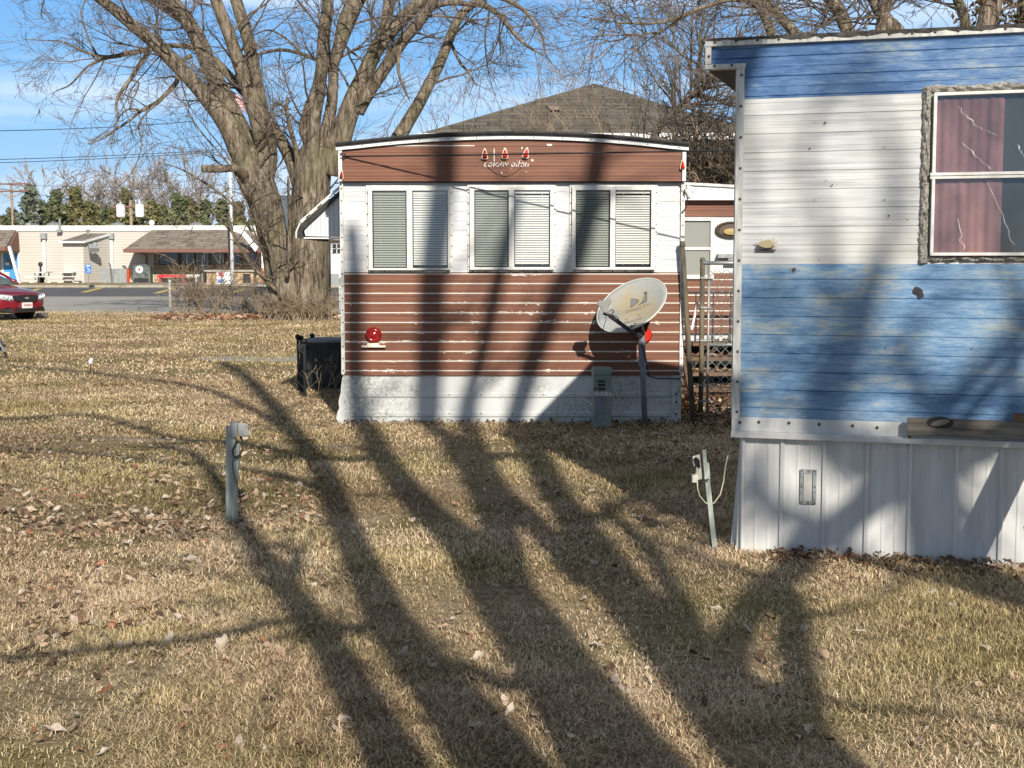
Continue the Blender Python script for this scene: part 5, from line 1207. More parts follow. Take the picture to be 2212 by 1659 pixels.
limb(g,[(1345,1400,190),(1338,1320,172),(1335,1180,170),(1338,1000,165),(1340,850,165),(1352,720,160),(1365,640,120)],0,.2,n=16)
limb(g,[(1288,1405,240),(1288,1330,195),(1286,1250,165),(1285,1150,150),(1280,1080,90)],.2,.2,n=16,reg=False)
limb(g,[(1085,740,120),(1040,640,110),(965,510,84),(870,395,68),(745,262,60),(650,172,55),(560,98,50),(470,25,45),(395,-30,42),(250,-120,36)],-1.5,0)     # A
limb(g,[(1090,700,100),(1050,600,95),(985,450,80),(910,300,74),(855,165,70),(775,40,58),(700,-60,52),(640,-200,40)],1.0,0)
limb(g,[(858,170,60),(800,90,48),(720,35,42),(630,-20,38),(520,-90,30)],1.6,.8)
limb(g,[(1130,800,110),(1150,660,95),(1125,530,88),(1060,350,60),(1020,230,56),(975,110,52),(925,-20,48),(890,-140,42)],-.6,0)
limb(g,[(1135,640,80),(1128,500,70),(1105,340,58),(1062,140,55),(1015,-20,50),(980,-150,42)],.4,0)
limb(g,[(1295,800,70),(1262,700,62),(1205,590,54),(1145,500,48),(1015,355,40),(930,265,34),(835,205,26),(755,198,20),(690,198,18),(640,212,22),(560,228,20),(480,246,18),(420,240,14),(345,215,10),(280,180,6)],.8,.3)
limb(g,[(480,246,16),(430,262,12),(375,290,10),(330,340,8),(295,372,7),(240,395,4),(225,420,3)],1.0,.9,n=6)
limb(g,[(420,240,12),(380,160,8),(350,60,6),(370,0,5)],1.,.9,n=6); limb(g,[(340,215,8),(270,180,7),(200,175,5),(110,170,3)],1.,.9,n=5)
limb(g,[(652,212,20),(615,260,18),(565,335,17),(520,400,15),(503,440,12),(508,500,8),(500,560,6)],-1.8,-1.0,n=7)
limb(g,[(830,240,20),(790,262,20),(768,300,20),(765,350,22),(735,390,20),(680,440,17),(610,480,14),(560,520,11),(500,560,9),(440,600,7),(380,620,4)],-.4,.6,n=7)
limb(g,[(750,380,12),(690,440,10),(640,480,9),(600,540,9),(612,620,8),(595,690,6),(560,760,5),(520,800,3)],-1,-.4,n=6)
limb(g,[(610,480,10),(560,470,8),(520,500,7),(500,540,5)],-1,-.6,n=5); limb(g,[(565,345,9),(600,365,8),(560,470,6),(600,480,4)],-1.4,-1.2,n=5)
limb(g,[(1085,790,60),(1060,760,44),(1030,735,36),(1000,727,33),(940,730,34),(875,728,34)],-1.4,-.2,reg=False)
limb(g,[(1380,720,110),(1345,600,80),(1325,560,66),(1340,480,60),(1370,400,55),(1392,300,54),(1402,150,54),(1415,20,50),(1420,-120,44)],.5,0)
limb(g,[(1390,720,100),(1400,620,70),(1425,500,52),(1438,360,44),(1440,280,46),(1470,180,60),(1500,90,78),(1545,-10,74),(1600,-140,60)],-.6,0)
limb(g,[(1350,720,80),(1350,600,60),(1370,480,46),(1390,380,40),(1385,330,34)],-.9,-.2,reg=False)
limb(g,[(1440,760,100),(1470,620,95),(1500,510,90),(1540,410,84),(1590,290,68),(1650,185,62),(1750,70,56),(1860,-30,50),(1980,-120,40)],.2,0)
limb(g,[(1545,480,70),(1600,390,56),(1665,290,54),(1725,200,52),(1790,120,50),(1850,40,46),(1900,-50,42)],-1.2,.1)
limb(g,[(1560,330,50),(1610,230,50),(1660,130,52),(1680,30,52),(1700,-90,44)],1.4,.3)
limb(g,[(1650,900,90),(1700,650,66),(1745,560,60),(1800,465,54),(1860,350,48),(1910,250,44),(1945,160,40),(1990,70,38),(2050,15,34),(2105,28,26),(2165,75,22),(2225,150,17),(2280,200,12),(2350,240,7)],2.0,1.0)
limb(g,[(2050,15,26),(2120,-15,22),(2200,5,20),(2280,60,17),(2340,150,12),(2360,240,8),(2420,310,4)],2.2,1.9,n=7)
limb(g,[(1850,45,28),(1900,20,26),(1960,12,24),(2050,20,20)],0,-.6,n=7,reg=False)
limb(g,[(1945,180,18),(1985,265,14),(2020,310,10),(2060,370,6)],1.4,1.6,n=6); limb(g,[(1730,200,18),(1720,300,16),(1745,380,12),(1770,430,7)],-.8,-1,n=6)
limb(g,[(1375,260,20),(1300,232,18),(1210,215,16),(1110,235,12),(1000,260,8)],1.4,.6,n=6); limb(g,[(1300,232,12),(1240,170,10),(1160,130,8),(1080,160,5)],1.5,1.2,n=5)
limb(g,[(1300,780,26),(1285,680,26),(1255,560,20),(1240,470,16),(1244,420,10)],-.4,-.2,n=7)
# basal shoots
for q in ([(1215,1290,26),(1160,1060,22),(1110,950,20),(1090,870,20),(1080,790,18)],[(1200,1260,20),(1100,1160,16),(1050,1090,14),(1005,1010,12),(990,920,8)],[(1240,1200,22),(1250,1060,18),(1250,900,14),(1245,760,10)],[(1090,1000,14),(1000,880,12),(900,800,10),(780,730,7),(680,700,4)],[(1080,860,10),(980,700,8),(860,560,7),(790,440,5)],[(1010,1010,10),(960,960,8),(900,890,6),(820,820,4)]):
    limb(g,q,-1.2,-.5,n=7,wob=.06)
trunk=g.build('trunk','bark',tree,True)
g=MB()
for P,R in limbs:
    Lg=sum((P[i+1]-P[i]).length for i in range(len(P)-1)); thick=max(R)
    if thick>.12: sprout(g,P,R,int(Lg*1.7),(1.2,3.4),rt,t0=.25,kids=(6,4,3),seg=.3,up=.02,rmin=.004)
    else: sprout(g,P,R,int(Lg*2.6),(.5,1.6),rt,t0=.05,kids=(5,4),seg=.2,up=-.05,rmin=.0045)
g.build('crown','twig',tree)

def bare_tree(px,Y,top_py,lbl,seed,mtl='twig_far',stems=1,w_=.15,spr=.5,group=None,kids=(7,5,3),ht=None,rmin=.02,sub=9,pale=False,base_py=None,name='bare_tree'):
    r=random.Random(seed); b=PY(px,500,Y); H=PY(px,top_py,Y).z; o=thing(name,lbl,'tree',(b.x,Y,0),0,group)
    g=MB(); c=MB()
    for s in range(stems):
        d=Vector((r.uniform(-spr,spr),r.uniform(-.3,.3),1)).normalized(); p=Vector((r.uniform(-.1,.1)*stems,r.uniform(-.1,.1)*stems,0)); n=8; pts=[p]
        h=H*r.uniform(.72,1) if stems>1 else H*.92
        for i in range(n): d=(d+rdir(r)*.10+Vector((0,0,.03))).normalized(); p=p+d*h/n; pts.append(p)
        rs=[w_*(1-.85*i/n) for i in range(n+1)]; g.tube(pts,rs,6)
        sprout(c,pts,rs,sub,(H*.16,H*.38),r,t0=.22,kids=kids,seg=H*.05,up=.12,rmin=rmin,spread=.6,out=Vector((0,0,.5)))
    g.build('trunk',mtl,o,True); c.build('crown',mtl,o); return o
pos=['at far left','left of the twin transformers','in the middle of the far row','above the twin transformers','above the shingled porch','just left of the big trunk']
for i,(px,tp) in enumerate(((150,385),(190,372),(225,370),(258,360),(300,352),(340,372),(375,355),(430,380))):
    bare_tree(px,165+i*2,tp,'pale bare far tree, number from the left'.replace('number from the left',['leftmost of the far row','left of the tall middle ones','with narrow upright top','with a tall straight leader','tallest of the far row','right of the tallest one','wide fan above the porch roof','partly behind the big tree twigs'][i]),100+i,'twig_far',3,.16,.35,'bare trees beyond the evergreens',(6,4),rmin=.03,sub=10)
# brush and small trees behind the brown trailer
for i,(px,Y,tp,st_,w_,spr) in enumerate(((1010,40,150,5,.05,.35),(1130,44,190,4,.045,.4),(1240,42,215,4,.045,.5),(1350,34,120,5,.05,.5),(1440,31,60,5,.06,.45),(1520,29,20,6,.06,.4),(1580,27,90,6,.05,.35),(1475,36,-60,4,.09,.3),(1330,46,40,3,.08,.35))):
    bare_tree(px,Y,tp,['slender bare sapling behind the left of the bowed roof','thin bare sapling before the grey hip roof','low bare sapling under the roof vent','bare brush tree before the right slope of the grey roof','tangled bare tree right of the grey roof','dense bare tree beside the blue overhang','bare tree touching the blue overhang corner','tall bare tree above the right end of the bowed roof','tall thin bare tree rising over the grey roof peak'][i],300+i,'twig_pale' if i in (0,1,2,4) else 'twig',max(2,st_-2),w_*.8,spr,'bare saplings and trees behind the brown trailer',(4,3),rmin=.0045,sub=7)
# vine tangle against the house
def tangle(px0,px1,py0,Y,n,lbl,seed,name='vine_thicket'):
    r=random.Random(seed); a=PY(px0,500,Y);b=PY(px1,500,Y); H=PY(px0,py0,Y).z; o=thing(name,lbl,'thicket',((a.x+b.x)/2,Y,0)); g=MB(); wd=(b.x-a.x)/2
    for q in range(n):
        x=r.uniform(-wd,wd); z=r.uniform(0,H*.85)*(1-.3*abs(x)/wd); d=Vector((r.uniform(-1,1),r.uniform(-.6,.3),r.uniform(.0,1.2))).normalized()
        twig(g,Vector((x,r.uniform(-.5,.5),z)),d,r.uniform(.6,1.6),.018,0,r,kids=(4,3),seg=.2,up=-.12,jit=.5,rmin=.008)
    g.build('branches','twig_pale' if seed%2 else 'twig',o); g=MB()
    for q in range(5): x=-wd+2*wd*(q+.5)/5; g.tube([(x,.3,0),(x+r.uniform(-.3,.3),.3,H*.5),(x+r.uniform(-.3,.3),.3,H*.9)],[.07,.05,.03],6)
    g.build('stems','bark2',o,True); return o
tangle(1478,1640,285,26,520,'dense brown vine thicket between the brown and the blue trailer',77)
o_=tangle(1478,1640,300,26.8,520,'dark vine thicket behind the paler one between both trailers',78)
# leaning pale limb
YT_,TO_=YT,TO
YT=30.0; o=thing('leaning_tree','pale broken tree leaning right, behind the gap between both trailers','tree',(PY(1405,500,30).x,30,0)); TO=Vector(o.location); g=MB()
P=limb(g,[(1380,760,30),(1395,420,24),(1413,300,17),(1440,258,15),(1465,234,13),(1505,200,12),(1540,168,11),(1580,120,9)],0,0,f=1,reg=False,wob=.08); P2=limb(g,[(1455,245,9),(1430,262,8),(1420,300,6)],0,0,f=1,reg=False,n=6)
g.build('trunk','bark2',o,True); g=MB(); sprout(g,P,[.1]*len(P),45,(.6,2.2),rt,t0=.35,kids=(5,4,3),seg=.2,up=.02,rmin=.005); g.build('crown','twig',o)
# trees behind the blue trailer
def backtree(Y,basepx,stems,lbl,overs=()):
    global YT,TO
    YT=Y; o=thing('bare_tree',lbl,'tree',(PY(basepx,500,Y).x,Y,0)); TO=Vector(o.location); g=MB(); c=MB(); r=random.Random(int(basepx))
    q=lambda a,b:(1261.8+a*.4296,b*.4296)
    for st_ in stems:
        pts=[(basepx,EYE*FPX/Y+565,st_[0][2]*.4296*1.6)]
        x1_,y1_=q(st_[0][0],st_[0][1]); pts.append((basepx*.45+x1_*.55,330,st_[0][2]*.4296*1.25)); pts+= [(*q(a,b),w_*.4296) for a,b,w_ in st_]
        x2_,y2_=q(st_[-1][0],st_[-1][1]); x0_,y0_=q(st_[-2][0],st_[-2][1]); xs_,ys_=q(st_[1][0],st_[1][1])
        for m_ in (3.2,1.2): pts.insert(-len(st_),(x1_+(x1_-xs_)*m_*.7,y1_+(y1_-ys_)*m_,st_[0][2]*.4296*(1+.03*m_)))

        for m_ in (1,2,3): pts.append((x2_+(x2_-x0_)*1.2*m_,y2_+(y2_-y0_)*1.2*m_-10,st_[-1][2]*.4296*(1-.25*m_)))
        P=limb(g,pts,0,0,f=1,reg=False,wob=.05); sprout(c,P,[.05]*len(P),13,(.8,2.4),r,t0=.5,kids=(6,4,3),seg=.22,rmin=.0045)
    for ov in overs:
        P=limb(g,[(*q(a,b),w_*.4296) for a,b,w_ in ov],-2,0,f=1,reg=False,n=7,wob=.06); sprout(c,P,[.03]*len(P),20,(.5,1.5),r,t0=.1,kids=(5,3),seg=.16,up=-.04,rmin=.004)
    g.build('trunk','bark',o,True); c.build('crown','twig',o)
backtree(22,1860,[[(940,170,48),(900,60,48),(850,-5,46)],[(1060,165,52),(980,80,50),(890,-5,44)],[(1325,150,70),(1275,50,66),(1225,-20,60)],[(1570,140,72),(1505,75,66),(1450,-25,58)],[(1510,90,55),(1525,30,50),(1530,-30,45)]],
 'multi-stemmed bare tree rising behind the left half of the blue trailer roof',[[(860,20,30),(780,0,26),(700,5,22),(560,50,18),(400,110,14),(200,115,10),(0,85,5)],[(560,50,14),(470,110,12),(380,160,10),(280,175,7),(200,170,4)],[(1240,95,12),(1190,130,10),(1140,165,8)],[(1480,90,16),(1430,88,14),(1390,95,10),(1365,105,6)]])
backtree(24,2110,[[(1915,120,50),(1895,50,50),(1870,-15,46)],[(2010,120,70),(2030,50,66),(2080,-30,60)],[(2060,110,50),(2080,20,50),(2090,-30,46)]],'twin bare trunks behind the right part of the blue trailer roof')
YT,TO=YT_,TO_
# evergreens beyond the store
def leafmass(name,pts,size,mtl,parent,seed,up=.3):
    n=len(pts); r=np.random.default_rng(seed); c=np.array(pts,dtype=np.float32)
    a=r.normal(size=(n,3)); a/=np.linalg.norm(a,axis=1)[:,None]; b=r.normal(size=(n,3)); b-=a*(a*b).sum(1)[:,None]; b/=np.linalg.norm(b,axis=1)[:,None]
    s=(size*r.uniform(.5,1.3,n))[:,None]
    v=np.stack([c-a*s,c+b*s*.6,c+a*s,c-b*s*.5],1).reshape(-1,3).astype(np.float32)
    me=bpy.data.meshes.new(name); me.vertices.add(4*n); me.vertices.foreach_set('co',v.ravel()); me.loops.add(4*n); me.loops.foreach_set('vertex_index',np.arange(4*n,dtype=np.int32))
    me.polygons.add(n); me.polygons.foreach_set('loop_start',np.arange(0,4*n,4,dtype=np.int32)); me.polygons.foreach_set('loop_total',np.full(n,4,np.int32)); me.update(calc_edges=True)
    me.materials.append(M[mtl]); o=bpy.data.objects.new(name,me); COL.objects.link(o); o.parent=parent; return o
def foliage(name,cs):
    m=mat(name,cs[0],.85,spec=.15); t=NT(m); n=t.noise(t.coord('Object'),.9,4,.6); t.col(t.ramp(n,[(.32,cs[0]),(.52,cs[1]),(.68,cs[2])])); M[name]=m
foliage('ever_dark',((.07,.085,.05),(.13,.15,.08),(.21,.21,.11))); foliage('ever_blue',((.09,.105,.085),(.16,.18,.135),(.24,.255,.19))); foliage('ever_olive',((.09,.09,.04),(.17,.165,.075),(.27,.24,.12))); foliage('cedar_brown',((.05,.035,.02),(.12,.08,.04),(.16,.12,.05)))  # evergreen colours lightened to paint in distance haze
ev=[(-35,450,60,'ever_dark'),(5,470,50,'ever_dark'),(28,455,50,'ever_blue'),(66,403,62,'ever_blue'),(100,442,44,'ever_dark'),(124,414,48,'ever_dark'),(142,448,36,'ever_olive'),(166,407,54,'ever_olive'),(196,440,44,'ever_olive'),(222,455,46,'ever_dark'),(250,448,46,'ever_olive'),(272,412,48,'ever_olive'),(300,446,46,'ever_dark'),(330,438,56,'ever_olive'),(352,450,50,'ever_dark'),(386,422,56,'ever_dark'),(410,432,54,'ever_olive'),(446,436,56,'ever_dark'),(482,434,50,'ever_dark'),(515,440,50,'ever_olive'),(552,438,56,'ever_dark'),(595,430,56,'ever_dark'),(640,440,60,'ever_dark')]
for i,(px,tp,wd,mt_) in enumerate(ev):
    Y=138+(i*7%5)*2.2; r=random.Random(500+i); b=PY(px,500,Y); H=PY(px,tp,Y).z; Wd=wd*Y/FPX*.55
    tone={'ever_dark':'dark green','ever_blue':'grey-green','ever_olive':'olive'}[mt_]
    where=['beyond the left frame edge','behind the left roof canopy','right behind the crossarm pole','tallest of the left group','small, right of the tall one','between two taller ones','squat and narrow','pointed, above the lean-to','above the left of the lean-to','low, left of the transformers','just left of the transformer pole','peaked behind the transformers','right of the transformer pole','above the left end of the porch roof','low above the porch roof','broad, above the middle of the porch roof','bushy, above the porch light','left of the flagpole','behind the flagpole','right of the flagpole','just left of the big trunk','behind the left stem of the big tree','behind the big trunk'][i]
    o=thing('evergreen_tree','%s evergreen %s'%(tone,where),'tree',(b.x,Y,0),0,'evergreens behind the cream building')
    g=MB(); g.tube([(0,0,0),(0,0,H*.9)],[.2,.04],6); g.build('trunk','bark2',o)
    pts=[]
    nb=64
    for q in range(nb):
        h=H*(.08+.92*(q/nb)**.9); R=Wd*(1-(h/H))**.62*r.uniform(.35,1.35)+.12; a=r.uniform(0,6.283); 
        for s in range(44):
            t=r.uniform(.1,1)**.6; pts.append((math.cos(a)*R*t+r.gauss(0,.22),math.sin(a)*R*t+r.gauss(0,.22),h-.25*R*t+r.gauss(0,.16)+.35*t*t*R))
    leafmass('crown',pts,.26,mt_,o,i)
o=thing('cedar_tree','brownish cedar top behind the far right end of the blue trailer roof','tree',(PY(2190,500,27).x,27,0)); H=PY(2190,-60,27).z; r=random.Random(9); g=MB(); g.tube([(0,0,0),(0,0,H)],[.2,.05],6); g.build('trunk','bark2',o)
pts=[]
for q in range(130):
    h=H*(.3+.7*q/130); a=r.uniform(0,6.283); R=1.1*r.uniform(.3,1)
    for s in range(60): pts.append((math.cos(a)*R+r.gauss(0,.14),math.sin(a)*R+r.gauss(0,.14),h+r.gauss(0,.14)))
leafmass('crown',pts,.06,'cedar_brown',o,99)

# the tree behind the photographer whose limbs shade the lawn and both trailers
YK=-1.5
def hit(px,py,kind):
    d=ray(px,py)
    if kind=='g': return G(px,py)
    if kind=='b': return PY(px,py,YB-.02)
    t=(C0-E0).dot(bdir)/d.dot(bdir); return E0+d*t
def rr_(l): return [(438.9+a*1.1664,877.8+b*1.1664,w_*1.1664,'g') for a,b,w_ in l]
def ff_(l): return [(1536+a*1.268,54.9+b*1.268,w_*1.268*(1 if b>690 else (.78 if b>400 else .5)),'f') for a,b,w_ in l]
cast=[
 rr_([(395,730,120),(350,650,105),(308,580,88),(265,505,78),(218,425,66),(160,345,54),(100,265,42),(62,205,34),(25,140,28),(-20,90,22),(-90,70,16)]),
 rr_([(600,730,160),(545,660,150),(475,565,130),(405,480,108),(345,400,86),(305,320,70),(272,250,60),(245,180,50),(215,110,46),(165,50,38),(130,0,32),(70,-60,26),(30,-80,20)]),
 rr_([(830,735,220),(770,660,200),(700,560,165),(640,470,140),(585,390,130),(535,320,108),(480,255,88),(425,205,70),(372,150,58),(330,95,50),(300,40,42)])+[(772,880,34,'b'),(766,740,34,'b'),(768,600,34,'b'),(760,480,22,'b')],
 rr_([(585,390,90),(560,310,70),(545,230,60),(512,140,56),(460,70,42),(430,45,36)])+[(925,860,46,'b'),(932,700,46,'b'),(938,560,44,'b'),(955,420,42,'b'),(963,310,40,'b'),(990,120,30,'b')],
 rr_([(1150,740,230),(1080,660,215),(1000,570,190),(920,490,150),(850,425,115),(790,360,92),(742,290,76),(695,225,64),(652,165,54),(622,110,48),(590,55,42)])+[(1120,880,34,'b'),(1155,770,36,'b'),(1200,650,38,'b'),(1240,560,38,'b'),(1270,460,36,'b'),(1290,330,34,'b'),(1320,180,24,'b')],
 rr_([(790,360,70),(720,330,66),(655,265,58),(592,200,50),(542,150,42),(505,80,38),(485,30,34)])+[(1010,870,26,'b'),(1040,770,26,'b'),(1065,660,26,'b'),(1090,540,24,'b'),(1120,420,18,'b')],
 rr_([(880,440,60),(895,400,48),(858,330,40),(818,265,32),(770,215,24),(730,180,16)]),
 rr_([(960,520,90),(975,440,70),(1000,390,62),(1045,335,62),(1100,295,62)])+ff_([(150,890,56),(200,865,60),(270,812,62),(340,765,64),(400,742,64),(470,716,60),(533,660,54),(600,560,46),(680,450,36)]),
 rr_([(1150,740,110),(1120,640,90),(1104,560,74),(1098,500,66),(1090,430,62),(1085,370,56),(1060,320,46)]),
 ff_([(340,765,70),(250,735,80),(190,690,96),(190,640,100),(215,580,96),(245,520,80),(268,450,64),(295,380,54),(318,300,46),(310,225,36),(285,140,28),(250,60,24)]),
 ff_([(245,520,50),(200,420,34),(190,320,32),(160,230,30),(180,150,30),(215,70,26)]),
 ff_([(400,742,54),(385,680,56),(430,620,56),(480,570,54),(540,510,50),(600,440,40)]),
 ff_([(385,680,60),(350,610,50),(330,560,36),(345,500,24)]),
 ff_([(70,330,30),(60,220,34),(40,120,44),(28,40,46),(20,-40,30)]),
 ff_([(200,865,40),(120,830,46),(80,800,40),(50,780,30)]),
 rr_([(218,425,30),(150,400,30),(60,420,26),(-60,440,26),(-200,455,28),(-370,470,28),(-520,480,22)]),
 rr_([(345,400,40),(280,415,36),(215,408,26),(120,440,16)]),
 rr_([(160,345,26),(175,290,30),(150,262,26),(110,262,18)]),
 rr_([(215,110,40),(170,90,34),(50,70,28),(-60,60,22),(-200,20,20),(-380,25,20),(-520,20,16)]),
 rr_([(165,50,30),(20,-25,22),(-120,-50,18),(-300,-70,15),(-500,-80,13)]),
 rr_([(245,180,30),(180,140,34),(80,120,24),(-60,105,20),(-250,85,18),(-400,80,16)]),
 rr_([(330,95,36),(260,100,30),(200,90,26),(120,95,20)]),
 rr_([(640,470,60),(560,520,44),(500,490,36),(430,470,30)]),
 rr_([(620,110,40),(560,90,34),(520,100,26),(440,90,20)]),
 rr_([(695,225,36),(760,190,30),(800,170,26),(860,200,20)]),
]
def shade_tree(k0,yk,chains,lbl,seed,trunk_r,main):
    kt=thing('shade_tree',lbl,'tree',(k0.x,yk,0)); KO=Vector(kt.location); g=MB(); c=MB(); rk=random.Random(seed)
    for ci,ch_ in enumerate(chains):
        Q=[];R=[]
        for i,(px,py,w_,kd) in enumerate(ch_):
            h=hit(px,py,kd); t=(h.y-(yk-.25*math.sin(ci*1.7+i*.4)*(i>1)))/(-S.y); dist=(h-E0).dot(Vector((0,cp,-sp)))
            Q.append(h+S*t-KO); R.append(w_*dist/FPX/2*((1.22 if kd=='g' and ci<7 else (1.35 if kd=='b' else 1.0)) if main else 1.15))
        if (main and ch_[0][1]>1725) or (not main and ci in (0,2,5)):
            a=Q[0]; Q=[k0-KO, (k0-KO).lerp(a,.55)+Vector((0,0,.10))]+Q; R=[max(.13,R[0]*1.4),R[0]*1.15]+R
        P,Rr=smooth_path(Q,R,4); g.tube(P,Rr,8)
        sprout(c,P,Rr,6,(.4,1.3),rk,t0=.5,kids=(3,2),seg=.25,rmin=.005,sides=(4,3,3))
    z=k0.z+.2; g.tube([(0,0,-.1),(.02,0,z*.12),(0,0,z*.45),(0,0,z*.7),(0,0,z)],[trunk_r*1.45,trunk_r*1.1,trunk_r,trunk_r*1.05,trunk_r*.85],16); g.build('trunk','bark',kt,True); c.build('crown','twig',kt)
onblue=[ch_ for ch_ in cast if ch_[0][3]=='f']; rest=[ch_ for ch_ in cast if ch_[0][3]!='f']
shade_tree(Vector((1.55,YK,1.75)),YK,rest,'bare many-limbed tree behind the camera position whose limbs shade the lawn',4,.36,True)
h_=hit(*onblue[0][0][:2],'f'); t_=(h_.y+9.0)/(-S.y); q_=h_+S*t_
shade_tree(Vector((q_.x+.3,-9.0,q_.z-1.6)),-9.0,onblue,'bare tree farther behind the camera whose limbs softly shade the blue trailer',14,.30,False)
# stair post and brace beyond the right edge (its shadow crosses the skirting)
def caster(px,py,d_):
    h=hit(px,py,'f'); return h+S*d_
pa=caster(2065,1255,.80); pb_=caster(2190,1000,.82); dirp=(pb_-pa)
lad=thing('leaning_timber','timber brace leaning on the blue trailer just beyond the right picture edge','timber',(pa.x,pa.y,0))
g=MB(); a=pa-Vector(lad.location); b=pb_+dirp*1.5-Vector(lad.location); g.bar(a,b,.15,.04,up=bdir); g.build('board','wood',lad)

# ================================================================ LAWN AND LEAVES
class Blades: pass
def vnoise(x,y,s,seed):
    r=np.random.default_rng(seed); v=np.zeros_like(x)
    for k in range(7):
        a=r.uniform(0,6.283); f=s*r.uniform(.6,1.7); v+=np.sin((x*math.cos(a)+y*math.sin(a))*f+r.uniform(0,6.283)+1.3*np.sin((x*math.sin(a)-y*math.cos(a))*f*.7+k))
    return v/7
def inside(x,y):
    b1=(x>x0-.02)&(x<x1+.02)&(y>YB-.01)&(y<YB+9)
    ux=(x-C0.x)*math.cos(PHI)-(y-C0.y)*math.sin(PHI); vy=(x-C0.x)*math.sin(PHI)+(y-C0.y)*math.cos(PHI)
    b2=(ux>-.03)&(vy>-.0)&(vy<2.3)
    return b1|b2
def blades(name,y0,y1,dens,h,wd,seed,pat=1.0):
    r=np.random.default_rng(seed); A=0; 
    n=int(dens*((y1-y0)*(1.7+.86*(y0+y1)/2)))
    u=r.random(n); y=np.sqrt(y0*y0+u*(y1*y1-y0*y0)); x=r.uniform(-1,1,n)*(.43*y+.85)
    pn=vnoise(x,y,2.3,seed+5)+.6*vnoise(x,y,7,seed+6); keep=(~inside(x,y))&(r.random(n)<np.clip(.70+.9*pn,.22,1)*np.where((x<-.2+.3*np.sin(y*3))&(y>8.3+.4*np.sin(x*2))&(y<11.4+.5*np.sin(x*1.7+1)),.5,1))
    pass
    x=x[keep];y=y[keep];pn=pn[keep];n=len(x)
    gp=vnoise(x,y,1.3,40)+.5*vnoise(x,y,4.5,41)
    a=r.uniform(0,2*math.pi,n); tilt=np.clip(r.normal(1.12,.30,n)-.25*(gp>.25),.15,1.54); L=h*r.uniform(.45,1.35,n)*(1+.5*np.clip(pn,-.6,.8)); hx=np.cos(a)*np.sin(tilt);hy=np.sin(a)*np.sin(tilt);hz=np.cos(tilt)
    px2=-np.sin(a)*wd*r.uniform(.6,1.3,n)*.5; py2=np.cos(a)*wd*.5*r.uniform(.6,1.3,n)
    curl=r.uniform(-.35,.35,n); zb=r.uniform(-.005,.018,n)
    b=np.stack([x,y,zb],1); m_=b+np.stack([hx*L*.5,hy*L*.5,hz*L*.6],1); tp=b+np.stack([hx*L-np.sin(a)*L*curl,hy*L+np.cos(a)*L*curl,np.maximum(hz*L*.8,.002)],1)
    s=np.stack([px2,py2,np.zeros(n)],1)
    V=np.stack([b-s,b+s,m_-s*.9,m_+s*.9,tp],1).reshape(-1,3).astype(np.float32)
    me=bpy.data.meshes.new(name); me.vertices.add(5*n); me.vertices.foreach_set('co',V.ravel())
    lp=(np.arange(n)[:,None]*5+np.array([0,1,3,2,2,3,4])[None]).astype(np.int32).ravel(); me.loops.add(7*n); me.loops.foreach_set('vertex_index',lp)
    me.polygons.add(2*n); me.polygons.foreach_set('loop_start',(np.arange(n)[:,None]*7+np.array([0,4])[None]).astype(np.int32).ravel()); me.polygons.foreach_set('loop_total',np.tile(np.array([4,3],np.int32),n))
    me.update(calc_edges=False)
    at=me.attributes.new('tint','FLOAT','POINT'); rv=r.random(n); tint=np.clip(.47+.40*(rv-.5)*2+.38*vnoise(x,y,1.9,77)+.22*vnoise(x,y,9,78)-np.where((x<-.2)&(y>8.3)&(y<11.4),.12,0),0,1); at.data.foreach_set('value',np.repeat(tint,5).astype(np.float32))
    at=me.attributes.new('green','FLOAT','POINT'); gv=np.clip(.5+1.3*gp+.30*r.normal(size=n),0,1); at.data.foreach_set('value',np.repeat(gv,5).astype(np.float32))
    me.materials.append(M['grass']); o=bpy.data.objects.new(name,me); COL.objects.link(o); tag(o,'short dry winter lawn of matted tan and green blades around the trailers','grass',None,'stuff'); return o
m=mat('dry_grass',(.4,.3,.18),.75,spec=.25); t=NT(m)
def attr(nm):
    a=t.n.new('ShaderNodeAttribute'); a.attribute_name=nm; return a.outputs['Fac']
ti=attr('tint'); gr_=attr('green')
dry=t.ramp(ti,[(.0,(.20,.13,.075)),(.35,(.50,.365,.225)),(.7,(.72,.55,.36)),(1,(.88,.73,.54))]); grn=t.ramp(ti,[(0,(.12,.10,.04)),(.4,(.37,.30,.135)),(.75,(.57,.455,.23)),(1,(.70,.57,.34))])
t.col(t.mix(t.ramp(gr_,[(.42,(0,0,0)),(.95,(.9,.9,.9))]),dry,grn)); M['grass']=m
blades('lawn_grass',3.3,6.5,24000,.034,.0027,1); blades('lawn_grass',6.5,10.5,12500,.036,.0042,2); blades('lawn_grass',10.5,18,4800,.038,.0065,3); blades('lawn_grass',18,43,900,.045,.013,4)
for o_ in list(bpy.data.objects):
    if o_.name.startswith('lawn_grass'):
        k={'lawn_grass':'in the foreground','lawn_grass.001':'in the middle around the two posts','lawn_grass.002':'before and beside the brown trailer','lawn_grass.003':'far back before the road'}[o_.name]; o_['label']='short dry winter lawn of matted tan and green blades '+k
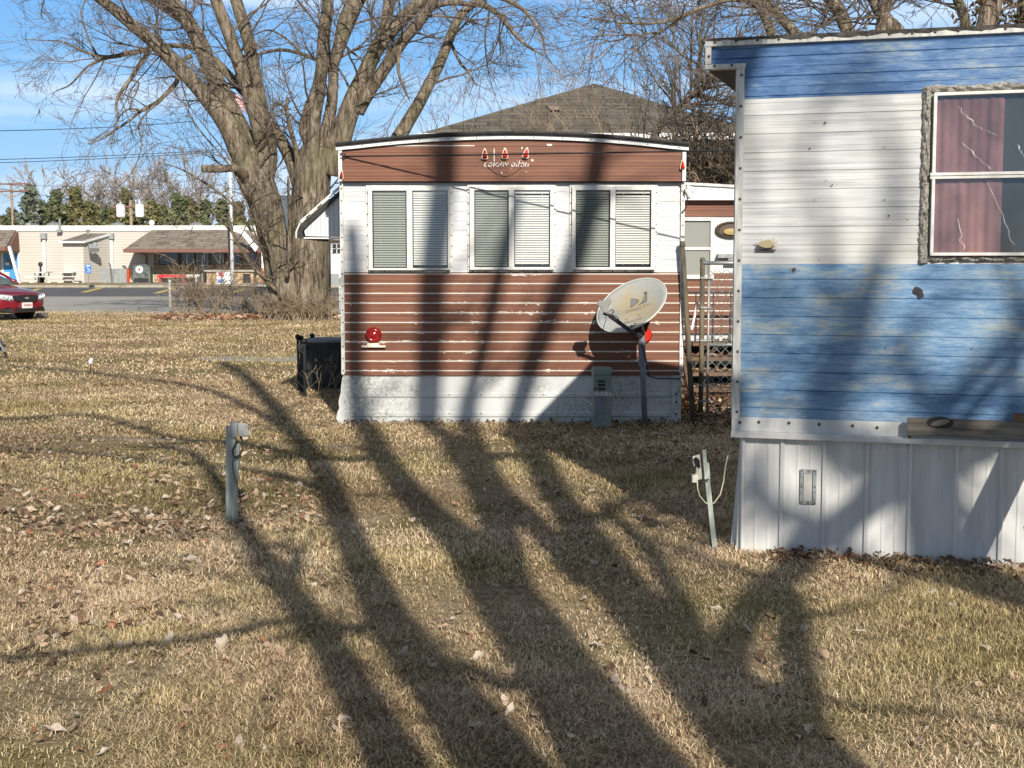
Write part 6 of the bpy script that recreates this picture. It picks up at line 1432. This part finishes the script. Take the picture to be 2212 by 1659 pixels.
# fallen leaves
M['leaf_tan']=noisy('tan_leaf',(.30,.20,.12),(.48,.35,.24),30,.7); M['leaf_rust']=noisy('rust_leaf',(.20,.085,.045),(.34,.165,.09),30,.7); M['leaf_pale']=noisy('pale_leaf',(.38,.31,.24),(.56,.48,.39),30,.7); M['leaf_dark']=noisy('dark_leaf',(.06,.035,.02),(.16,.09,.05),30,.8)
def leaf_mesh(seed,mtl,lob=.35):
    r=random.Random(seed); n=16; vs=[Vector((0,0,.004))]; cu=r.uniform(.5,1.2)
    for i in range(n):
        a=6.283*i/n; R=.5*(1-.28*abs(math.sin(a)))*(1+lob*.5*math.cos(a*5+1))*(1+.15*r.uniform(-1,1)); x,y=R*math.cos(a),R*.75*math.sin(a); vs.append(Vector((x,y,cu*(y*y)+.3*cu*x*abs(x)+.05*math.sin(a*3)+.05)))
    fs=[(0,i+1,(i+1)%n+1) for i in range(n)]; g=MB(); g.add(vs,fs); me=bpy.data.meshes.new('leaf'); me.from_pydata([tuple(v) for v in g.v],[],g.f); me.materials.append(M[mtl]); me.update(); return me
LM=[leaf_mesh(1,'leaf_tan'),leaf_mesh(2,'leaf_pale'),leaf_mesh(3,'leaf_rust'),leaf_mesh(4,'leaf_tan',.1),leaf_mesh(5,'leaf_dark')]
special=[((1046,1378),3,.20,'large curled tan leaf in the centre foreground'),((478,1402),1,.17,'broad grey-tan curled leaf left of the centre foreground'),((489,1438),2,.11,'small bright rust-orange leaf just below the broad grey-tan leaf'),((122,1590),1,.17,'crumpled white leaf at the lower left corner'),((1112,1082),3,.17,'pinkish leaf on the shaded lawn between the two posts'),((368,1392),1,.13,'pale crumpled leaf left of the broad grey-tan leaf'),((400,1288),3,.11,'thin tan leaf at the left shadow edge'),((458,1290),3,.10,'folded tan leaf right of the thin tan leaf'),((172,1333),2,.12,'red-brown leaf at the left on the big limb shadow'),((95,834),2,.22,'rusty leaf cluster far left by the little stake'),((1288,1403),1,.12,'whitish leaf on the shaded lawn right of centre'),((1685,1448),3,.12,'tan leaf in the sun patch of the right limb shadows'),((1745,1588),1,.11,'small white leaf near the lower right limb shadow'),((1985,1615),3,.12,'tan leaf near the bottom edge at right'),((727,1590),1,.12,'pale leaf on the edge of a limb shadow at the bottom'),((585,1272),3,.08,'little tan leaf by the foot of the leftmost limb shadow')]
rl_=random.Random(8)
for (px,py),mi,s,lb in special:
    p=G(px,py); o=bpy.data.objects.new('fallen_leaf',LM[mi]); COL.objects.link(o); o.location=(p.x,p.y,.018); o.scale=(s*.55,s*.5,s*.55); o.rotation_euler=(rl_.uniform(-.4,.4),rl_.uniform(-.4,.4),rl_.uniform(0,6.28)); tag(o,lb,'leaf','single fallen leaves on the lawn')
def litter(name,lbl,regions,seed,size,mats_,w_):
    r=random.Random(seed); g=MB()
    for (fn,n,zr) in regions:
        for q in range(n):
            p=fn(r); s=size*r.uniform(.4,1.3)*(1 if p.y<20 else 2); me=LM[r.choice((0,1,2,3))]; mi=r.choices(range(len(mats_)),w_)[0]
            T=Matrix.Translation((p.x,p.y,r.uniform(*zr)))@Matrix.Rotation(r.uniform(0,6.28),4,'Z')@Matrix.Rotation(r.uniform(-.9,.9),4,'X')@Matrix.Rotation(r.uniform(-.7,.7),4,'Y')@Matrix.Scale(s,4)
            ring=[T@me.vertices[i].co for i in (1,3,5,7,9,11,13,15)]; g.add([T@me.vertices[0].co]+ring,[(0,i+1,(i+1)%8+1) for i in range(8)],mi)
    return g.build(name,mats_,None,False,lbl,'leaf litter',None,'stuff')
def reg(xa,xb,ya,yb): return lambda r: G(r.uniform(xa,xb),r.uniform(ya,yb))
def clump(cx,cy,sx_,sy_): return lambda r: G(r.gauss(cx,sx_),r.gauss(cy,sy_))
def alongblue(r): p=C0+rdir_(r.uniform(.15,3.0)); q=abs(r.gauss(0,.16)); return p-bdir*q
def rdir_(u): return Vector((math.cos(PHI),-math.sin(PHI),0))*u
def alongbrown(r): return Vector((r.uniform(x0,x1),YB-abs(r.gauss(0,.12)),0))
def underg(r): return Vector((r.uniform(x1+.02,x1+1.4),r.uniform(YB-.8,YB+2.2),0))
def onsteps(r):
    k=r.choice((0,1,2,3)); zt_,yy=((.62,.75),(.47,.45),(.32,.15),(.17,-.15))[k]; return Vector((r.uniform(sx0,sx1),YA-1.2+yy+r.uniform(0,.3),zt_))
def stepz(name):
    pass
litter('leaf_litter','scattered brown and pale leaf litter over the dry lawn and along the trailer skirts',[(reg(-40,700,950,1160),1400,(.0,.03)),(clump(250,1140,220,25),300,(.01,.035)),(clump(200,1330,120,60),240,(.01,.03)),(reg(0,2212,1180,1650),420,(.01,.03)),(reg(0,1500,800,1180),500,(.0,.03)),(reg(1150,1560,925,1010),420,(.0,.03))],5,.052,['leaf_tan','leaf_rust','leaf_pale','leaf_dark'],(5,1.1,2.6,3.0))
litter('leaf_litter','orange-brown leaf drift along the foot of the far chain link fence',[(lambda r:Vector((r.uniform(fa.x,fb_.x+.3),r.uniform(36.6,39.3),0)),1500,(.0,.10))],6,.075,['leaf_rust','leaf_tan','leaf_pale'],(5,4,1))
litter('leaf_litter','dark brown leaves caught along the foot of the white skirting of both trailers',[(alongblue,1000,(.0,.05)),(alongbrown,380,(.0,.05))],16,.045,['leaf_dark','leaf_rust','leaf_tan'],(6,1,2.2))
litter('leaf_litter','dark wet leaves heaped under the chain link gate and steps between both trailers',[(underg,1700,(.0,.12))],15,.06,['leaf_dark','leaf_rust','leaf_tan'],(6,2,1))  # mostly dark leaf colours, standing in for the shade under the gate
r=random.Random(31); g=MB()
for q in range(330):
    p=onsteps(r); T=Matrix.Translation(p+Vector((0,0,.02)))@Matrix.Rotation(r.uniform(0,6.28),4,'Z')@Matrix.Rotation(r.uniform(-.7,.7),4,'X')@Matrix.Scale(.075*r.uniform(.6,1.2),4); me=LM[q%4]
    g.add([T@me.vertices[i].co for i in (0,1,3,5,7,9,11,13,15)],[(0,i+1,(i+1)%8+1) for i in range(8)],q%2)
g.build('leaf_litter',['leaf_tan','leaf_rust'],None,False,'brown leaves covering the treads of the wooden steps','leaf litter',None,'stuff')
# dry brush at the far fence, and weeds by the air conditioner
r=random.Random(12)
def shrub(px,Y,h,n,lbl,mtl='twig_pale',wd=.5,rr=.008,grp=None,kids=(4,3)):
    b=PY(px,600,Y); o=bpy.data.objects; g=MB()
    for q in range(n): twig(g,Vector((r.uniform(-wd,wd),r.uniform(-.2,.2),0)),Vector((r.uniform(-.5,.5),r.uniform(-.3,.3),1)).normalized(),h*r.uniform(.5,1.1),rr*1.5,0,r,kids=kids,seg=h*.15,up=.0,jit=.45,rmin=rr*.5)
    s=g.build('dry_shrub',mtl,None,False,lbl,'shrub',grp); s.location=(b.x,Y,0); return s
for i,px in enumerate((390,425,455,490,530,565,600,640,680,715)):
    shrub(px,38.7-.02*i,(1.3,1.2,1.5,1.0,.9,.8,.8,.7,.7,.6)[i],15,'dry tangled brush on the far fence, '+['beside its bright end post','just right of the end post','with the tallest stems','below the flagpole','left of the middle post','at the middle post','at the left foot of the big tree','in front of the big trunk','at the right foot of the big tree','next to the brown trailer'][i],'twig_pale',.38,.009,'dry brush along the far fence')
for i,px in enumerate((585,622,662,700)):
    shrub(px,36.5,(.55,.7,.6,.5)[i],26,'pale dead brush at the foot of the big trunk, '+['left side','left of its middle','right of its middle','right side'][i],'twig_pale',.35,.008,'pale brush round the foot of the big tree')
shrub(715,16.0,.55,3,'thin bare weed before the black air conditioner','twig',.06,.006,None,(4,2)); shrub(690,15.6,.4,4,'low dry weed at the foot of the iron fence panels','twig_pale',.1,.004,None,(3,2))
shrub(1487,YB+.5,.75,3,'thin dry weed between the brown trailer and the leaning pole','twig_pale',.05,.004,None,(4,2))
g=MB()
for q in range(70):
    a=r.uniform(0,6.28);s=.05; T=Matrix.Translation((r.gauss(0,.07),r.gauss(0,.05),.15+r.gauss(0,.07)))@Matrix.Rotation(a,4,'Z')@Matrix.Rotation(r.uniform(-1.2,1.2),4,'X')@Matrix.Scale(.08,4); me=LM[2]
    g.add([T@me.vertices[i].co for i in (0,1,3,5,7,9,11,13,15)],[(0,i+1,(i+1)%8+1) for i in range(8)])
o=g.build('orange_weed',noisy('orange_leaf',(.42,.17,.045),(.60,.32,.10),20,.8),None,False,'clump of orange dead leaves at the right foot of the brown trailer','weed',None,'stuff'); p=PY(1484,880,YB+.2); o.location=(p.x,p.y,p.z-.13)
